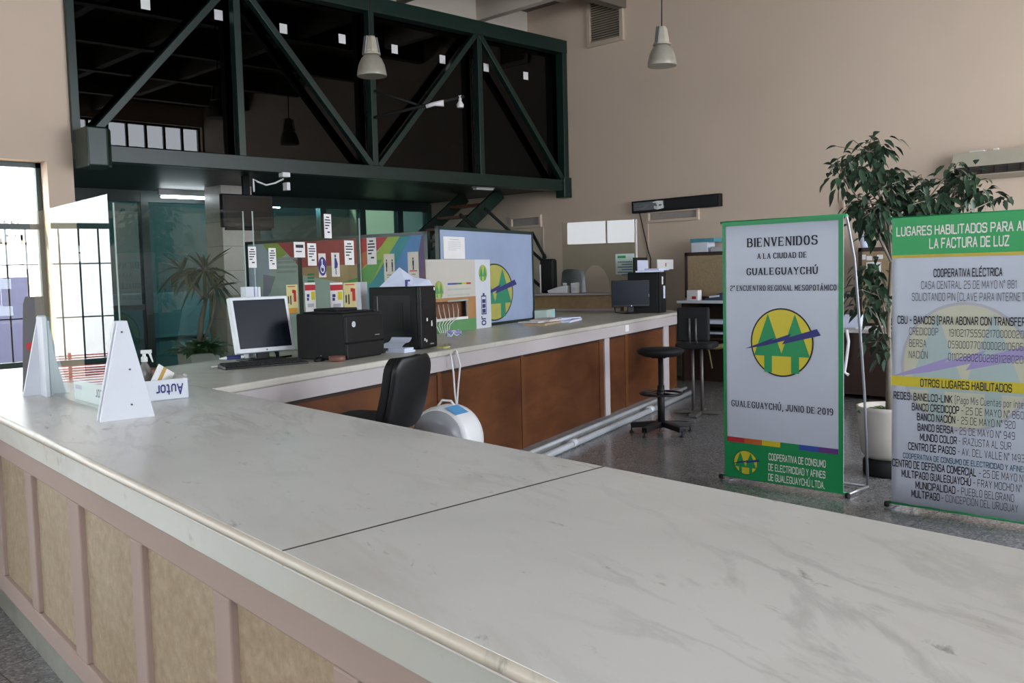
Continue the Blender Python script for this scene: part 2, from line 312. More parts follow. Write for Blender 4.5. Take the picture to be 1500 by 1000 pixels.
# ------------------------------------------------------------------ lettering made of strokes (cap height 6, width 4)
def _g(): 
    S = [(0, 0), (0, 6)]
    return {
 'A': [('s', [(0, 0), (2, 6), (4, 0)]), ('h', [(0.75, 2), (3.25, 2)])], 'B': [('s', S), ('r', [(0, 6), (3.6, 6), (3.6, 3.2), (0, 3.2)]), ('r', [(0, 3.2), (4, 3.2), (4, 0), (0, 0)])],
 'C': [('r', [(4, 4.6), (4, 6), (0, 6), (0, 0), (4, 0), (4, 1.4)])], 'D': [('s', S), ('r', [(0, 6), (4, 6), (4, 0), (0, 0)])],
 'E': [('s', S), ('h', [(0, 6), (3.6, 6)]), ('h', [(0, 3.1), (3, 3.1)]), ('h', [(0, 0), (3.7, 0)])], 'F': [('s', S), ('h', [(0, 6), (3.6, 6)]), ('h', [(0, 3.1), (3, 3.1)])],
 'G': [('r', [(4, 4.6), (4, 6), (0, 6), (0, 0), (4, 0), (4, 2.6)]), ('h', [(2.2, 2.7), (4, 2.7)])], 'H': [('s', S), ('s', [(4, 0), (4, 6)]), ('h', [(0, 3.1), (4, 3.1)])],
 'I': [('s', S)], 'J': [('r', [(2.6, 6), (2.6, 0), (0, 0), (0, 1.6)])], 'K': [('s', S), ('s', [(4, 6), (0.2, 2.8)]), ('s', [(1.4, 3.6), (4, 0)])],
 'L': [('s', S), ('h', [(0, 0), (3.5, 0)])], 'M': [('s', [(0, 0), (0, 6), (2.3, 1.6), (4.6, 6), (4.6, 0)])], 'N': [('s', [(0, 0), (0, 6), (4, 0), (4, 6)])],
 'O': [('c', [(0, 0), (0, 6), (4, 6), (4, 0)])], 'P': [('s', S), ('r', [(0, 6), (4, 6), (4, 2.8), (0, 2.8)])], 'Q': [('c', [(0, 0), (0, 6), (4, 6), (4, 0)]), ('s', [(2.6, 1.4), (4.2, -0.6)])],
 'R': [('s', S), ('r', [(0, 6), (4, 6), (4, 2.9), (0, 2.9)]), ('s', [(1.9, 2.9), (4, 0)])], 'S': [('r', [(3.8, 4.8), (3.8, 6), (0, 6), (0, 3.2), (4, 3.2), (4, 0), (0, 0), (0, 1.2)])],
 'T': [('s', [(2, 0), (2, 6)]), ('h', [(0, 6), (4, 6)])], 'U': [('r', [(0, 6), (0, 0), (4, 0), (4, 6)])], 'V': [('s', [(0, 6), (2, 0), (4, 6)])],
 'W': [('s', [(0, 6), (1.2, 0), (2.5, 4.5), (3.8, 0), (5, 6)])], 'X': [('s', [(0, 0), (4, 6)]), ('s', [(0, 6), (4, 0)])], 'Y': [('s', [(0, 6), (2, 3), (4, 6)]), ('s', [(2, 3), (2, 0)])],
 'Z': [('h', [(0, 6), (4, 6)]), ('s', [(4, 6), (0, 0)]), ('h', [(0, 0), (4, 0)])],
 '0': [('c', [(0, 0), (0, 6), (3.6, 6), (3.6, 0)])], '1': [('s', [(0, 5), (1.2, 6), (1.2, 0)])], '2': [('r', [(0, 4.9), (0, 6), (3.8, 6), (3.8, 3.3), (0, 2.6), (0, 0)]), ('h', [(0, 0), (3.8, 0)])],
 '3': [('r', [(0, 6), (3.8, 6), (3.8, 3.1), (1, 3.1)]), ('r', [(1, 3.1), (3.8, 3.1), (3.8, 0), (0, 0)])], '4': [('s', [(3, 0), (3, 6), (0, 1.8), (4, 1.8)])],
 '5': [('r', [(3.6, 6), (0, 6), (0, 3.4), (3.8, 3.4), (3.8, 0), (0, 0)])], '6': [('r', [(3.6, 6), (0, 6), (0, 0), (3.8, 0), (3.8, 3.3), (0, 3.3)])], '7': [('h', [(0, 6), (3.8, 6)]), ('s', [(3.8, 6), (1.4, 0)])],
 '8': [('c', [(0, 3.2), (0, 6), (3.8, 6), (3.8, 3.2)]), ('c', [(0, 0), (0, 3.2), (3.8, 3.2), (3.8, 0)])], '9': [('r', [(3.8, 2.8), (0, 2.8), (0, 6), (3.8, 6), (3.8, 0), (0.2, 0)])],
 '-': [('h', [(0.3, 2.8), (2.6, 2.8)])], '.': [('h', [(0, 0.1), (0.9, 0.1)])], ',': [('s', [(0.6, 0.4), (0.1, -1.2)])], '(': [('r', [(1.5, 6.6), (0, 6.6), (0, -0.8), (1.5, -0.8)])], ')': [('r', [(0, 6.6), (1.5, 6.6), (1.5, -0.8), (0, -0.8)])],
 '°': [('c', [(0, 4.6), (0, 6.2), (1.3, 6.2), (1.3, 4.6)])], ':': [('h', [(0, 0.5), (0.8, 0.5)]), ('h', [(0, 3.4), (0.8, 3.4)])],
 'a': [('r', [(0.2, 4), (3, 4), (3, 0)]), ('c', [(0, 0), (0, 2.3), (3, 2.3), (3, 0)])], 'g': [('c', [(0, 0), (0, 4), (3, 4), (3, 0)]), ('r', [(3, 4), (3, -1.8), (0, -1.8)])], 'o': [('c', [(0, 0), (0, 4), (3, 4), (3, 0)])],
 'i': [('s', [(0, 0), (0, 4)]), ('h', [(-0.3, 5.5), (0.4, 5.5)])], 's': [('r', [(2.8, 4), (0, 4), (0, 2.1), (2.8, 2.1), (2.8, 0), (0, 0)])], 'u': [('r', [(0, 4), (0, 0), (3, 0), (3, 4)])],
 'e': [('r', [(0, 2), (3, 2), (3, 4), (0, 4), (0, 0), (2.9, 0)])], 'n': [('s', [(0, 0), (0, 4)]), ('r', [(0, 4), (3, 4), (3, 0)])], 't': [('r', [(0.8, 5.6), (0.8, 0), (2.2, 0)]), ('h', [(0, 4), (2.2, 4)])],
 'p': [('s', [(0, -1.8), (0, 4)]), ('r', [(0, 4), (3, 4), (3, 0), (0, 0)])], 'r': [('s', [(0, 0), (0, 4)]), ('r', [(0, 3.4), (0.6, 4), (2, 4)])],
    }
GL = _g()
ACC = {'Á': 'A', 'É': 'E', 'Í': 'I', 'Ó': 'O', 'Ú': 'U'}
def _round(pts, closed, n):
    for _ in range(n):
        q = []; m = len(pts); rng = range(m) if closed else range(m-1)
        if not closed: q.append(pts[0])
        for i in rng:
            a, b = pts[i], pts[(i+1) % m]
            L = math.dist(a, b); k = min(0.28, 1.5/L) if n > 1 else min(0.25, 0.9/max(L, 0.01))
            if closed or i > 0: q.append((a[0]+(b[0]-a[0])*k, a[1]+(b[1]-a[1])*k))
            if closed or i < m-2: q.append((b[0]-(b[0]-a[0])*k, b[1]-(b[1]-a[1])*k))
        if not closed: q.append(pts[-1])
        pts = q
    return pts
def text_quads(text, style):
    """quads in glyph units, and the total width; style: dict thick, thin, serif, gap"""
    out = []; x = 0.0
    for ch in text:
        if ch == ' ': x += style.get('space', 2.6); continue
        acc = ch in ACC; g = GL[ACC.get(ch, ch)]
        if acc: g = g + [('s', [(1.7, 6.9), (2.9, 8.1)])]
        w = max(p[0] for k, pts in g for p in pts)
        for k, pts in g:
            p = list(pts); closed = k == 'c'
            if k in 'rc': p = _round(p, closed, 2 if style['serif'] else 1)
            segs = list(zip(p, p[1:]+([p[0]] if closed else [])))[:len(p) if closed else len(p)-1]
            for (a, b) in segs:
                dx, dy = b[0]-a[0], b[1]-a[1]; L = math.hypot(dx, dy)
                if L < 1e-6: continue
                t = abs(dy)/L
                if k == 's' and ch in 'AVMNWYXK' and style['serif']: t = 1.0 if dx*dy < 0 else 0.35
                if ch in 'MN' and style['serif'] and abs(dx) < 1e-6: t = 0.35
                if ch == 'M' and style['serif'] and abs(dx) < 1e-6 and a[0] > 4: t = 1.0
                wd = style['thin']+(style['thick']-style['thin'])*t
                ux, uy = dx/L, dy/L; e = wd*0.30 if not style['serif'] else wd*0.12
                nx, ny = -uy*wd/2, ux*wd/2
                a2 = (a[0]-ux*e, a[1]-uy*e); b2 = (b[0]+ux*e, b[1]+uy*e)
                out.append([(x+a2[0]+nx, a2[1]+ny), (x+a2[0]-nx, a2[1]-ny), (x+b2[0]-nx, b2[1]-ny), (x+b2[0]+nx, b2[1]+ny)])
            if style['serif'] and not closed:
                ends = [(p[0], p[1]), (p[-1], p[-2])]
                for e0, e1 in ends:
                    if abs(e0[1]-e1[1]) > abs(e0[0]-e1[0])*0.8 and (abs(e0[1]) < .01 or abs(e0[1]-6) < .01) and (k != 's' or True) and ch not in 'CGS0269':
                        s_ = 1.0; out.append([(x+e0[0]-s_, e0[1]-.22), (x+e0[0]+s_, e0[1]-.22), (x+e0[0]+s_, e0[1]+.22), (x+e0[0]-s_, e0[1]+.22)])
                    elif k == 'h' and ch in 'EFLTZ' and e0[0] not in (0,) or (k == 'h' and ch in 'T'):
                        yy = -1 if e0[1] > 5 else 1
                        if e0[1] != 3.1: out.append([(x+e0[0]-.2, e0[1]), (x+e0[0]+.2, e0[1]), (x+e0[0]+.2, e0[1]+yy*1.4), (x+e0[0]-.2, e0[1]+yy*1.4)])
        x += w + style['gap']
    return out, x-style['gap']
SERIF = dict(thick=1.45, thin=0.62, serif=True, gap=2.6, space=2.6)
BOLD = dict(thick=1.05, thin=1.05, serif=False, gap=1.55, space=2.4)
LIGHT = dict(thick=0.62, thin=0.62, serif=False, gap=1.7, space=2.4)
def put_text(mb, text, style, frame, s0, t0, s1, t1, cap, mi=0):
    """write text from (s0,t0) to (s1,t1) in the plane frame(s,t) with the given cap height"""
    q, w = text_quads(text, style); kx = math.hypot(s1-s0, t1-t0)/w; ky = cap/6.0
    c, sn = (s1-s0)/math.hypot(s1-s0, t1-t0), (t1-t0)/math.hypot(s1-s0, t1-t0)
    o_ = frame(0, 0); nn = (frame(1, 0)-o_).cross(frame(0, 1)-o_).normalized()   # strokes that cross lie a hair apart
    for i, quad in enumerate(q):
        mb.add([frame(s0+c*a*kx-sn*b*ky, t0+sn*a*kx+c*b*ky)+nn*((i % 8)*4e-5) for a, b in quad], [(0, 1, 2, 3)], mi)
def disc(mb, frame, cx, cy, rx, ry, mi, n=48, r0=0.0):
    if r0 <= 0: mb.add([frame(cx+rx*math.cos(2*math.pi*k/n), cy+ry*math.sin(2*math.pi*k/n)) for k in range(n)], [list(range(n))], mi)
    else:
        vs = [frame(cx+rx*f*math.cos(2*math.pi*k/n), cy+ry*f*math.sin(2*math.pi*k/n)) for f in (r0, 1) for k in range(n)]
        mb.add(vs, [(k, (k+1) % n, n+(k+1) % n, n+k) for k in range(n)], mi)
def rect(mb, frame, s0, t0, s1, t1, mi): mb.add([frame(s0, t0), frame(s1, t0), frame(s1, t1), frame(s0, t1)], [(0, 1, 2, 3)], mi)
def plane_frame(o, sd, td, n):
    o, sd, td, n = Vector(o), Vector(sd), Vector(td), Vector(n)
    return lambda h: (lambda s, t: o+sd*s+td*t+n*h)
def logo(fr, cx, cy, rx, ry, names, parent, mats, h=0.0008, bolt=True, cut=-9):
    """round emblem: yellow disc with dark rim, two green fir trees, a bolt across; cut drops the part left of it"""
    ye, gr, da, vi = mats
    def clip(s): return s
    m = MB(); f1, f2, f3 = fr(h), fr(h*2), fr(h*3)
    disc(m, f1, cx, cy, rx, ry, 0); disc(m, f2, cx, cy, rx, ry, 1, r0=0.955)
    for sg in (-1, 1):
        ax = cx+sg*0.43*rx
        ft = fr(h*(2.2 if sg < 0 else 2.3)); m.add([ft(ax, cy+0.83*ry), ft(ax-0.46*rx, cy-0.40*ry), ft(ax+0.46*rx, cy-0.40*ry)], [(0, 1, 2)], 2)
        rect(m, fr(h*2.5), ax-0.125*rx, cy-0.88*ry, ax+0.125*rx, cy-0.38*ry, 2)
    if bolt:
        B = [(-1.2, -0.22), (-0.55, 0.02), (-0.20, 0.15), (-0.30, 0.06), (0.32, 0.27), (0.24, 0.16), (1.1, 0.42), (1.22, 0.24), (0.02, -0.05), (0.10, 0.06), (-0.55, -0.11), (-0.45, -0.01)]
        P = [f3(cx+a*rx, cy+b*ry) for a, b in B]
        for idx in ((0, 10, 11, 1), (1, 11, 10, 9, 3, 2), (3, 9, 8, 5, 4), (5, 8, 7, 6)): m.add([P[i] for i in idx], [list(range(len(idx)))], 3)
    return build('emblem', m, [ye, da, gr, vi], parent)

# ================================================================== THE SETTING
XW, YT, YF, XL, ZC = 12.05, 10.70, -1.60, -6.0, 6.10     # right wall, truss and facade, wall behind the camera, left wall, ceiling
def wall_along_x(mb, y0, y1, x0, x1, z0, z1, holes):
    x = x0
    for (a, b, c, d) in sorted(holes):
        if a > x: mb.box(x, a, y0, y1, z0, z1)
        if c > z0: mb.box(a, b, y0, y1, z0, c)
        if d < z1: mb.box(a, b, y0, y1, d, z1)
        x = b
    if x < x1: mb.box(x, x1, y0, y1, z0, z1)
    return mb
PLAN = [(XL-.3, YF-.3), (XW+.3, YF-.3), (XW+.3, 17.2), (5.75, 17.2), (4.0, YT+.30), (XL-.3, YT+.30)]
struct('floor', MB().prism(PLAN, -.2, 0), TERRAZZO)
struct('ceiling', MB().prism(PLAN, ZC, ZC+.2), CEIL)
struct('wall_right', MB().box(XW, XW+.3, YF-.3, 17.2, 0, ZC), WALL)
m = MB(); m.box(XL-.3, XL, YF-.3, .5, 0, ZC); m.box(XL-.3, XL, .5, 5.7, 0, 3.4); m.box(XL-.3, XL, .5, 5.7, 5.0, ZC); m.box(XL-.3, XL, 5.7, 6.6, 0, ZC); m.box(XL-.3, XL, 10.5, YT+.3, 0, ZC); m.box(XL-.3, XL, 6.6, 10.5, 0, 2.35); m.box(XL-.3, XL, 6.6, 10.5, 3.4, ZC); struct('wall_left', m, WALL)
m = MB(); m.box(XL-.2, XL-.14, 6.6, 10.5, 2.35, 2.40); m.box(XL-.2, XL-.14, 6.6, 10.5, 3.35, 3.40)  # unseen window added for the bright strip mirrored in the ledge screen
for y in (6.6, 7.9, 9.2, 10.45): m.box(XL-.2, XL-.14, y, y+.05, 2.35, 3.40)
struct('window_20', m, GREENFR)
m = MB(); m.box(XL-.2, XL-.14, .5, 5.7, 3.4, 3.45); m.box(XL-.2, XL-.14, .5, 5.7, 4.95, 5.0)  # unseen window added to light the counter from the left
for y in (.5, 1.8, 3.1, 4.4, 5.65): m.box(XL-.2, XL-.14, y, y+.05, 3.4, 5.0)
struct('window_21', m, GREENFR); portal('daylight_opening', (XL-.31, 3.1, 4.2), (1, 0, 0), 5.2, 1.6); portal('daylight_opening', (XL-.31, 8.55, 2.875), (1, 0, 0), 3.9, 1.05)
FAC = [(1.15, 3.73, 0.12, 2.95), (-2.05, 0.75, 0.12, 2.95), (-5.2, -2.5, 0.12, 2.95)]
struct('wall_facade', wall_along_x(MB(), YT, YT+.30, XL, 4.0, 0, ZC, FAC), WALL)
def SX(y): return 4.0+(y-11.0)*.2742
struct('wall_passage', MB().prism([(4.0, 11.0), (SX(17.2), 17.2), (SX(17.2)-.12, 17.2), (3.88, 11.0)], 0, ZC), WALL_IN)
REAR = [(-5.4, -2.6, 2.5, 4.2), (-2.0, 0.4, 2.5, 4.2), (4.7, 5.9, 0.9, 4.3), (6.3, 8.8, 0.9, 4.3), (9.2, 11.7, 0.9, 4.3)]
wm = MB(); x = XL
struct('wall_front', wall_along_x(MB(), YF-.3, YF, XL-.3, XW+.3, 0, 4.62, REAR), WALL)
CLER = (7.7, 12.0, 4.95, 5.60)
struct('wall_front_upper', wall_along_x(MB(), YF-.3, YF, XL-.3, XW+.3, 4.62, ZC, [CLER]), WALL)
# windows of the facade: dark green frames with transom and security bars
def facade_window(i, h):
    x0, x1, z0, z1 = h; y = YT+.22; m = MB(); w = .055
    for a, b, c, d in ((x0, x0+w, z0, z1), (x1-w, x1, z0, z1), (x0, x1, z0, z0+w), (x0, x1, z1-w, z1), (x0, x1, 2.235, 2.295), (x0, x1, .76, .82)): m.box(a, b, y-.03, y+.03, c, d)
    n = 3
    for k in range(1, n): xx = x0+(x1-x0)*k/n; m.box(xx-.03, xx+.03, y-.03, y+.03, z0, z1)
    f = struct('window_%d' % i, m, GREENFR)
    g = MB(); g.box(x0+w, x1-w, y-.004, y+.004, z0+w, z1-w); struct('window_pane', g, GLASSW, f)
    b = MB(); k = 0; xx = x1-.17
    while xx > x0+.1:
        b.box(xx-.008, xx+.008, y+.05, y+.066, .82, 2.24); xx -= .20
    for zz in (1.28, 1.86): b.box(x0+w, x1-w, y+.05, y+.066, zz-.007, zz+.007)
    struct('security_bars', b, BLACKM, f)
    portal('daylight_opening', ((x0+x1)/2, YT+.36, (z0+z1)/2), (0, -1, 0), x1-x0, z1-z0)
for i, h in enumerate(FAC): facade_window(i+1, h)
def rear_window(i, h, nx=2, nz=2):
    x0, x1, z0, z1 = h; y = YF-.15; m = MB(); w = .05
    for a, b, c, d in ((x0, x0+w, z0, z1), (x1-w, x1, z0, z1), (x0, x1, z0, z0+w), (x0, x1, z1-w, z1)): m.box(a, b, y-.03, y+.03, c, d)
    for k in range(1, nx): xx = x0+(x1-x0)*k/nx; m.box(xx-.03, xx+.03, y-.03, y+.03, z0, z1)
    for k in range(1, nz): zz = z0+(z1-z0)*k/nz; m.box(x0, x1, y-.03, y+.03, zz-.025, zz+.025)
    struct('window_%d' % i, m, GREENFR)
    portal('daylight_opening', ((x0+x1)/2, YF-.32, (z0+z1)/2), (0, 1, 0), x1-x0, z1-z0)
for i, h in enumerate(REAR): rear_window(i+4, h)
rear_window(9, CLER, 9, 1)
# outside, through the facade window
struct('pavement', MB().box(-14, 12.3, YT+.35, 26, -.42, -.22), plain('pale_pavement', (0.26, 0.25, 0.24), 0.8))
hb = thing('building', 'sunlit pale building across the street seen through the window', 'building', (0, 22.5, -.22))
build('facade', MB().box(-14, 12, 0, .6, 0, 7), plain('pale_facade', (0.75, 0.74, 0.72), 0.8), hb)
build('roller_gate', MB().box(3.2, 7.33, -.08, 0, .12, 2.04), plain('grey_violet_gate', (0.046, 0.043, 0.078), 0.7), hb)
sg = MB(); sg.box(4.0, 7.45, -.11, 0, 2.63, 3.53); build('sign_board', sg, plain('pale_sign', (0.75, 0.74, 0.70), 0.7), hb)
sg = MB(); rg = random.Random(5)
for zr_ in (3.16, 2.86):
    xx = 4.2
    while xx < 7.2: ww = rg.uniform(.07, .12); sg.box(xx, xx+ww*.35, -.125, -.11, zr_-.1, zr_+.1); sg.box(xx, xx+ww, -.125, -.11, zr_+rg.choice((-.1, -.02, .06)), zr_+rg.choice((.0, .1))+.02); xx += ww+.05
build('sign_letters', sg, plain('tan_letters', (0.20, 0.15, 0.09), .7), hb)
t = thing('bench', 'red wire-mesh bench outside the facade windows, seen mirrored in the counter screen', 'bench', (.1, 13.2, -.22))
for x in (-.7, .7): build('leg', MB().box(x-.03, x+.03, -.2, .2, 0, .42), RED, t)
m = MB()
for k in range(15): m.box(-.85, .85, -.24+k*.032, -.225+k*.032, .42, .44)
build('seat', m, RED, t); m = MB()
for k in range(14): m.box(-.85, .85, .24, .26, .46+k*.034, .475+k*.034)
for x in (-.84, 0, .84): m.box(x-.02, x+.02, .26, .28, .40, .95)
build('backrest', m, RED, t)

# hall ceiling ribs, seen above the gallery
struct('trim_6', MB().box(4.2, XW, 11.55, 11.71, ZC-.40, ZC), CEILP); struct('trim_7', MB().box(4.2, XW, 11.75, 14.4, ZC-.02, ZC), CEILP)
m = MB()
for y in (9.4, 7.2, 5.0, 2.8, .6): m.box(XL, XW, y, y+.16, ZC-.38, ZC)
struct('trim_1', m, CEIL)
m = MB()
struct('trim_8', MB().box(10.85, 10.99, YT-3, 14.4, ZC-.34, ZC), CEILP); struct('trim_9', MB().box(7.7, XW, 9.0, YT, ZC-.03, ZC), CEILP)
for xx in (9.2, 7.5, 5.8, 4.1, 2.4, .7, -1, -2.7): m.box(xx, xx+.14, YF, 14.4 if xx > 5 else YT, ZC-.34, ZC)
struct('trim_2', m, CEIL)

# ------------------------------------------------------------------ upper gallery: slab, dark glazing, back wall
GP = [(4.0, YT+.16), (XW, YT+.16), (XW, 14.5), (SX(14.5), 14.5), (4.0, 11.0)]
struct('slab_gallery', MB().prism(GP, 3.03, 3.2), SOFFIT)
struct('roof_gallery', MB().prism(GP, 5.40, 5.50), SOFFIT)
struct('wall_gallery_back', MB().box(SX(14.5), XW, 14.5, 14.7, 3.03, ZC), plain('gallery_wall', (0.22, 0.20, 0.18), 0.8))
struct('floor_gallery', MB().prism(GP, 3.2, 3.22), FLOORDK)
for i, (a, b) in enumerate(((4.0, 6.03), (6.03, 8.04), (8.04, 10.05), (10.05, 12.05))):
    struct('window_%d' % (10+i), MB().box(a+.01, b-.01, YT+.145, YT+.155, 3.1, 5.36), GLASSD)
m = MB()
for px in (565, 655, 712): x = ony(px, 180, 13.2).x; m.box(x-.05, x+.05, 13.2, 13.3, 3.22, 5.4)
x0, x1 = ony(655, 195, 13.2).x, ony(712, 195, 13.2).x; m.box(x0, x1, 13.2, 13.3, 4.05, 4.12); m.box(x0, x1, 13.2, 13.3, 4.75, 4.82)
struct('trim_3', m, plain('grey_green_door_frame', (0.30, 0.36, 0.34), 0.5))

# ------------------------------------------------------------------ the green truss
t = thing('truss', 'dark green steel truss carrying the glazed gallery', 'steel truss', (4.0, YT, 3.0))
yb = (-.05, .10)
build('bottom_chord', MB().box(.0, 8.04, -.06, .12, -.02, .16), GREEN, t, .006)
build('top_chord', MB().box(-.0, 8.04, -.06, .12, 2.24, 2.45), GREEN, t, .006)
for k in range(4):
    x = 2.02*k+(.0 if k else .04)
    build('post', MB().box(x-.045, x+.045, -.05, .06, .16, 2.24), GREEN, t, .004)
build('post', MB().box(7.93, 8.04, -.05, .10, .16, 2.24), GREEN, t, .004)
for a, b in (((.12, .16), (1.98, 2.24)), ((2.08, 2.24), (3.98, .16)), ((4.10, .16), (6.0, 2.24)), ((6.08, 2.24), (7.90, .16))):
    build('diagonal', MB().bar((a[0], -.01, a[1]), (b[0], -.01, b[1]), .08, .09, 0, (0, -1, 0)), GREEN, t, .004)
p0, p1 = ony(108, 192, YT-.35), ony(140, 248, YT-.30)
br = MB(); br.prism([(.0, -.42), (.22, -.42), (.30, -.30), (.30, -.04), (.0, -.04)], -.12, .30)
build('bracket', br, GREEN, t, .02)
build('bracket', MB().box(7.86, 8.045, -.10, .10, -.13, .20), GREEN, t, .01)
spx = [(213, 6), (320, 22), (415, 42), (501, 57), (578, 72), (648, 87), (712, 99), (770, 111)]
nth = ['first', 'second', 'third', 'fourth', 'fifth', 'sixth', 'seventh', 'eighth']
for k, (a, b) in enumerate(spx):
    P = ony(a, b, YT+.14); s = .055
    tag(build('sticker', MB().box(-s, s, -.003, .0, -s*1.1, s*1.1), PAPER, None, loc=P), 'small white square sticker, %s from the left on the dark gallery glass' % nth[k], 'sticker', 'stickers on the gallery glass')

# ------------------------------------------------------------------ under the gallery: glazed partition, pillar, lamp strip
def pxX(px, y=14.3): return ony(px, 300, y).x
xs = [SX(14.3), pxX(209), pxX(327), pxX(372), pxX(470), pxX(528), pxX(583), pxX(625)]
m = MB()
for x in xs[1:]: m.box(x-.06, x+.06, 14.232, 14.368, 0, 3.0)
m.box(xs[0], xs[-1], 14.24, 14.36, 2.86, 3.03); m.box(xs[0], xs[-1], 14.26, 14.34, .02, .10)
m.box(xs[0], xs[1], 14.26, 14.34, 1.22, 1.30)
struct('trim_4', m, GREENFR)
for i in range(len(xs)-1): struct('window_%d' % (14+i), MB().box(xs[i]+.06, xs[i+1]-.06, 14.295, 14.305, .10, 2.86), GLASSG)
xo = pxX(642)
struct('wall_back', MB().box(xo, XW, 14.28, 14.48, 0, 3.03), WALL_IN)
struct('wall_back_room', MB().box(SX(17), xs[-1]+.1, 16.9, 17.2, 0, 3.2), plain('dim_room_wall', (0.16, 0.18, 0.19), 0.8))
struct('wall_back_side', MB().box(xs[-1]+.02, xs[-1]+.12, 14.36, 16.9, 0, 3.2), WALL_IN)
# low pale cupboard standing in the room behind the partition
cb = MB(); cb.box(5.4, pxX(330)+.3, 15.6, 16.1, 0, 1.45); cb.box(5.4, pxX(330)+.3, 15.58, 15.6, .70, .73)
tag(build('low_cupboard', cb, plain('pale_blue_grey_cupboard', (0.62, 0.70, 0.78), 0.6)), 'long pale blue-grey cupboard in the room behind the green glass', 'cupboard')
pil = MB(); a, b = ony(329, 400, 12.9).x, ony(374, 400, 12.9).x
pil.box(a, b, 12.9, 13.4, 0, 1.42, 1); pil.box(a, b, 12.9, 13.4, 1.42, 3.03, 0)
for z in (.35, .7, 1.06, 1.78, 2.14, 2.5): pil.box(a-.001, b+.001, 12.899, 13.401, z-.004, z+.004, 2)
struct('pillar', pil, [TILE, TILEB, plain('grout', (0.3, 0.28, 0.24), 0.9)])
a, b = ony(232, 284, 13.9).x, ony(324, 284, 13.9).x
t = thing('strip_light', 'lit fluorescent strip light under the dark gallery soffit', 'lamp', ((a+b)/2, 13.9, 2.945))
build('housing', MB().box(-(b-a)/2, (b-a)/2, -.02, .02, 0, .085), WHITEP, t)
build('tube', MB().tube([(-(b-a)/2+.04, 0, -.03), ((b-a)/2-.04, 0, -.03)], .016, 10), TUBE, t)
P = ony(708, 277, 11.0)
t = thing('batten_light', 'unlit white batten light under the gallery edge above the stairs', 'lamp', (P.x, 11.0, 3.03))
build('housing', MB().box(-.2, .2, -.06, .06, -.05, 0), WHITEP, t, .01); build('diffuser', MB().box(-.19, .19, -.045, .045, -.075, -.05), SHADEIN, t, .01)
t = thing('added_fill_lamp', 'added fill lamp brightening the room behind the green glass', 'lamp', ((ony(350, 300, 14.9).x+ony(394, 300, 14.9).x)/2, 14.9, 2.95))  # added lamp, hidden behind the television, to brighten the back room
build('housing', MB().box(-.55, .55, -.05, .05, 0, .05), WHITEP, t); build('tube', MB().tube([(-.5, 0, -.03), (.5, 0, -.03)], .03, 10), FILLGLOW, t)
# stairs to the gallery
n0, n1 = ony(674, 337, 11.6), ony(735, 278, 11.6); f0, f1 = ony(649, 337, 12.5), ony(697, 280, 12.5)
dn = (n1-n0)/(n1.z-n0.z); base = n0-dn*n0.z; top = n0+dn*(3.03-n0.z)
t = thing('staircase', 'dark steel staircase with red-brown treads rising to the gallery', 'stairs', (base.x, 12.05, 0))
run = top.x-base.x
for y in (-.45, .45): build('stringer', MB().bar((0, y, 0.02), (run, y, 3.0), .05, .22, 0, (-1, 0, .8)), GREEN, t)
for k in range(1, 15): build('tread', MB().box(run*k/15-.12, run*k/15+.14, -.42, .42, 3.0*k/15-.02, 3.0*k/15+.02), TREAD, t)
def loc_(P): return P-Vector((base.x, 12.05, 0))
r = MB()
for p, q in (((710, 305), (800, 387)), ((674, 314), (797, 424)), ((779, 340), (799, 378))):
    r.tube([loc_(ony(p[0], p[1], 11.35)), loc_(ony(q[0], q[1], 11.1))], .028, 8)
r.tube([loc_(ony(797, 372, 11.1)), loc_(ony(797, 372, 11.1))-Vector((0, 0, 1.6))], .03, 8)
build('handrail', r, BLACKM, t)

# ------------------------------------------------------------------ things on the right wall (plane x = XW)
def WX(px, py, off=0.0): return onx(px, py, XW-off)
def wallbox(p, q, th=.05):
    """corner pixels of something flat on the right wall"""
    A, B = WX(*p, th), WX(*q, th); return max(A.y, B.y), min(A.y, B.y), max(A.z, B.z), min(A.z, B.z)
def vent(name, label, ya, yb, z1, z0, fr=.05, slats=14, dark=VENTDARK, frm=GRILLE, th=.05):
    t = thing(name, label, 'vent', (XW, (ya+yb)/2, (z0+z1)/2)); h, w = (z1-z0)/2, (ya-yb)/2
    m = MB(); m.box(-th, 0, -w, -w+fr, -h, h); m.box(-th, 0, w-fr, w, -h, h); m.box(-th, 0, -w+fr, w-fr, -h, -h+fr); m.box(-th, 0, -w+fr, w-fr, h-fr, h)
    build('frame', m, frm, t, .004); build('backing', MB().box(-.008, 0, -w+fr, w-fr, -h+fr, h-fr), dark, t)
    s = MB()
    for k in range(slats):
        z = -h+fr+(k+.5)*(2*h-2*fr)/slats; d = (2*h-2*fr)/slats*.28
        s.add([(-th*.85, -w+fr, z-d), (-th*.85, w-fr, z-d), (-th*.3, w-fr, z+d), (-th*.3, -w+fr, z+d), (-th*.85, -w+fr, z-d+.006), (-th*.85, w-fr, z-d+.006), (-th*.3, w-fr, z+d+.006), (-th*.3, -w+fr, z+d+.006)],
              [(0, 1, 2, 3), (7, 6, 5, 4), (0, 4, 5, 1), (2, 6, 7, 3)])
    if slats: build('slat', s, frm, t)
    return t
vent('wall_vent', 'large louvred vent high on the wall beside the gallery', 10.18, 9.44, 6.02, 5.24, .07, 17)
vent('return_grille', 'wide low grey grille under the black display board', 9.03, 8.08, 2.545, 2.36, .04, 0, VENTGREY, WALL)
vent('return_grille', 'wide grey grille on the wall behind the staircase', 12.05, 11.30, 2.63, 2.42, .04, 0, VENTGREY, WALL)
vent('return_grille', 'small grey grille on the wall beside the ficus', 5.83, 5.45, 2.50, 2.34, .03, 0, VENTGREY, WALL)
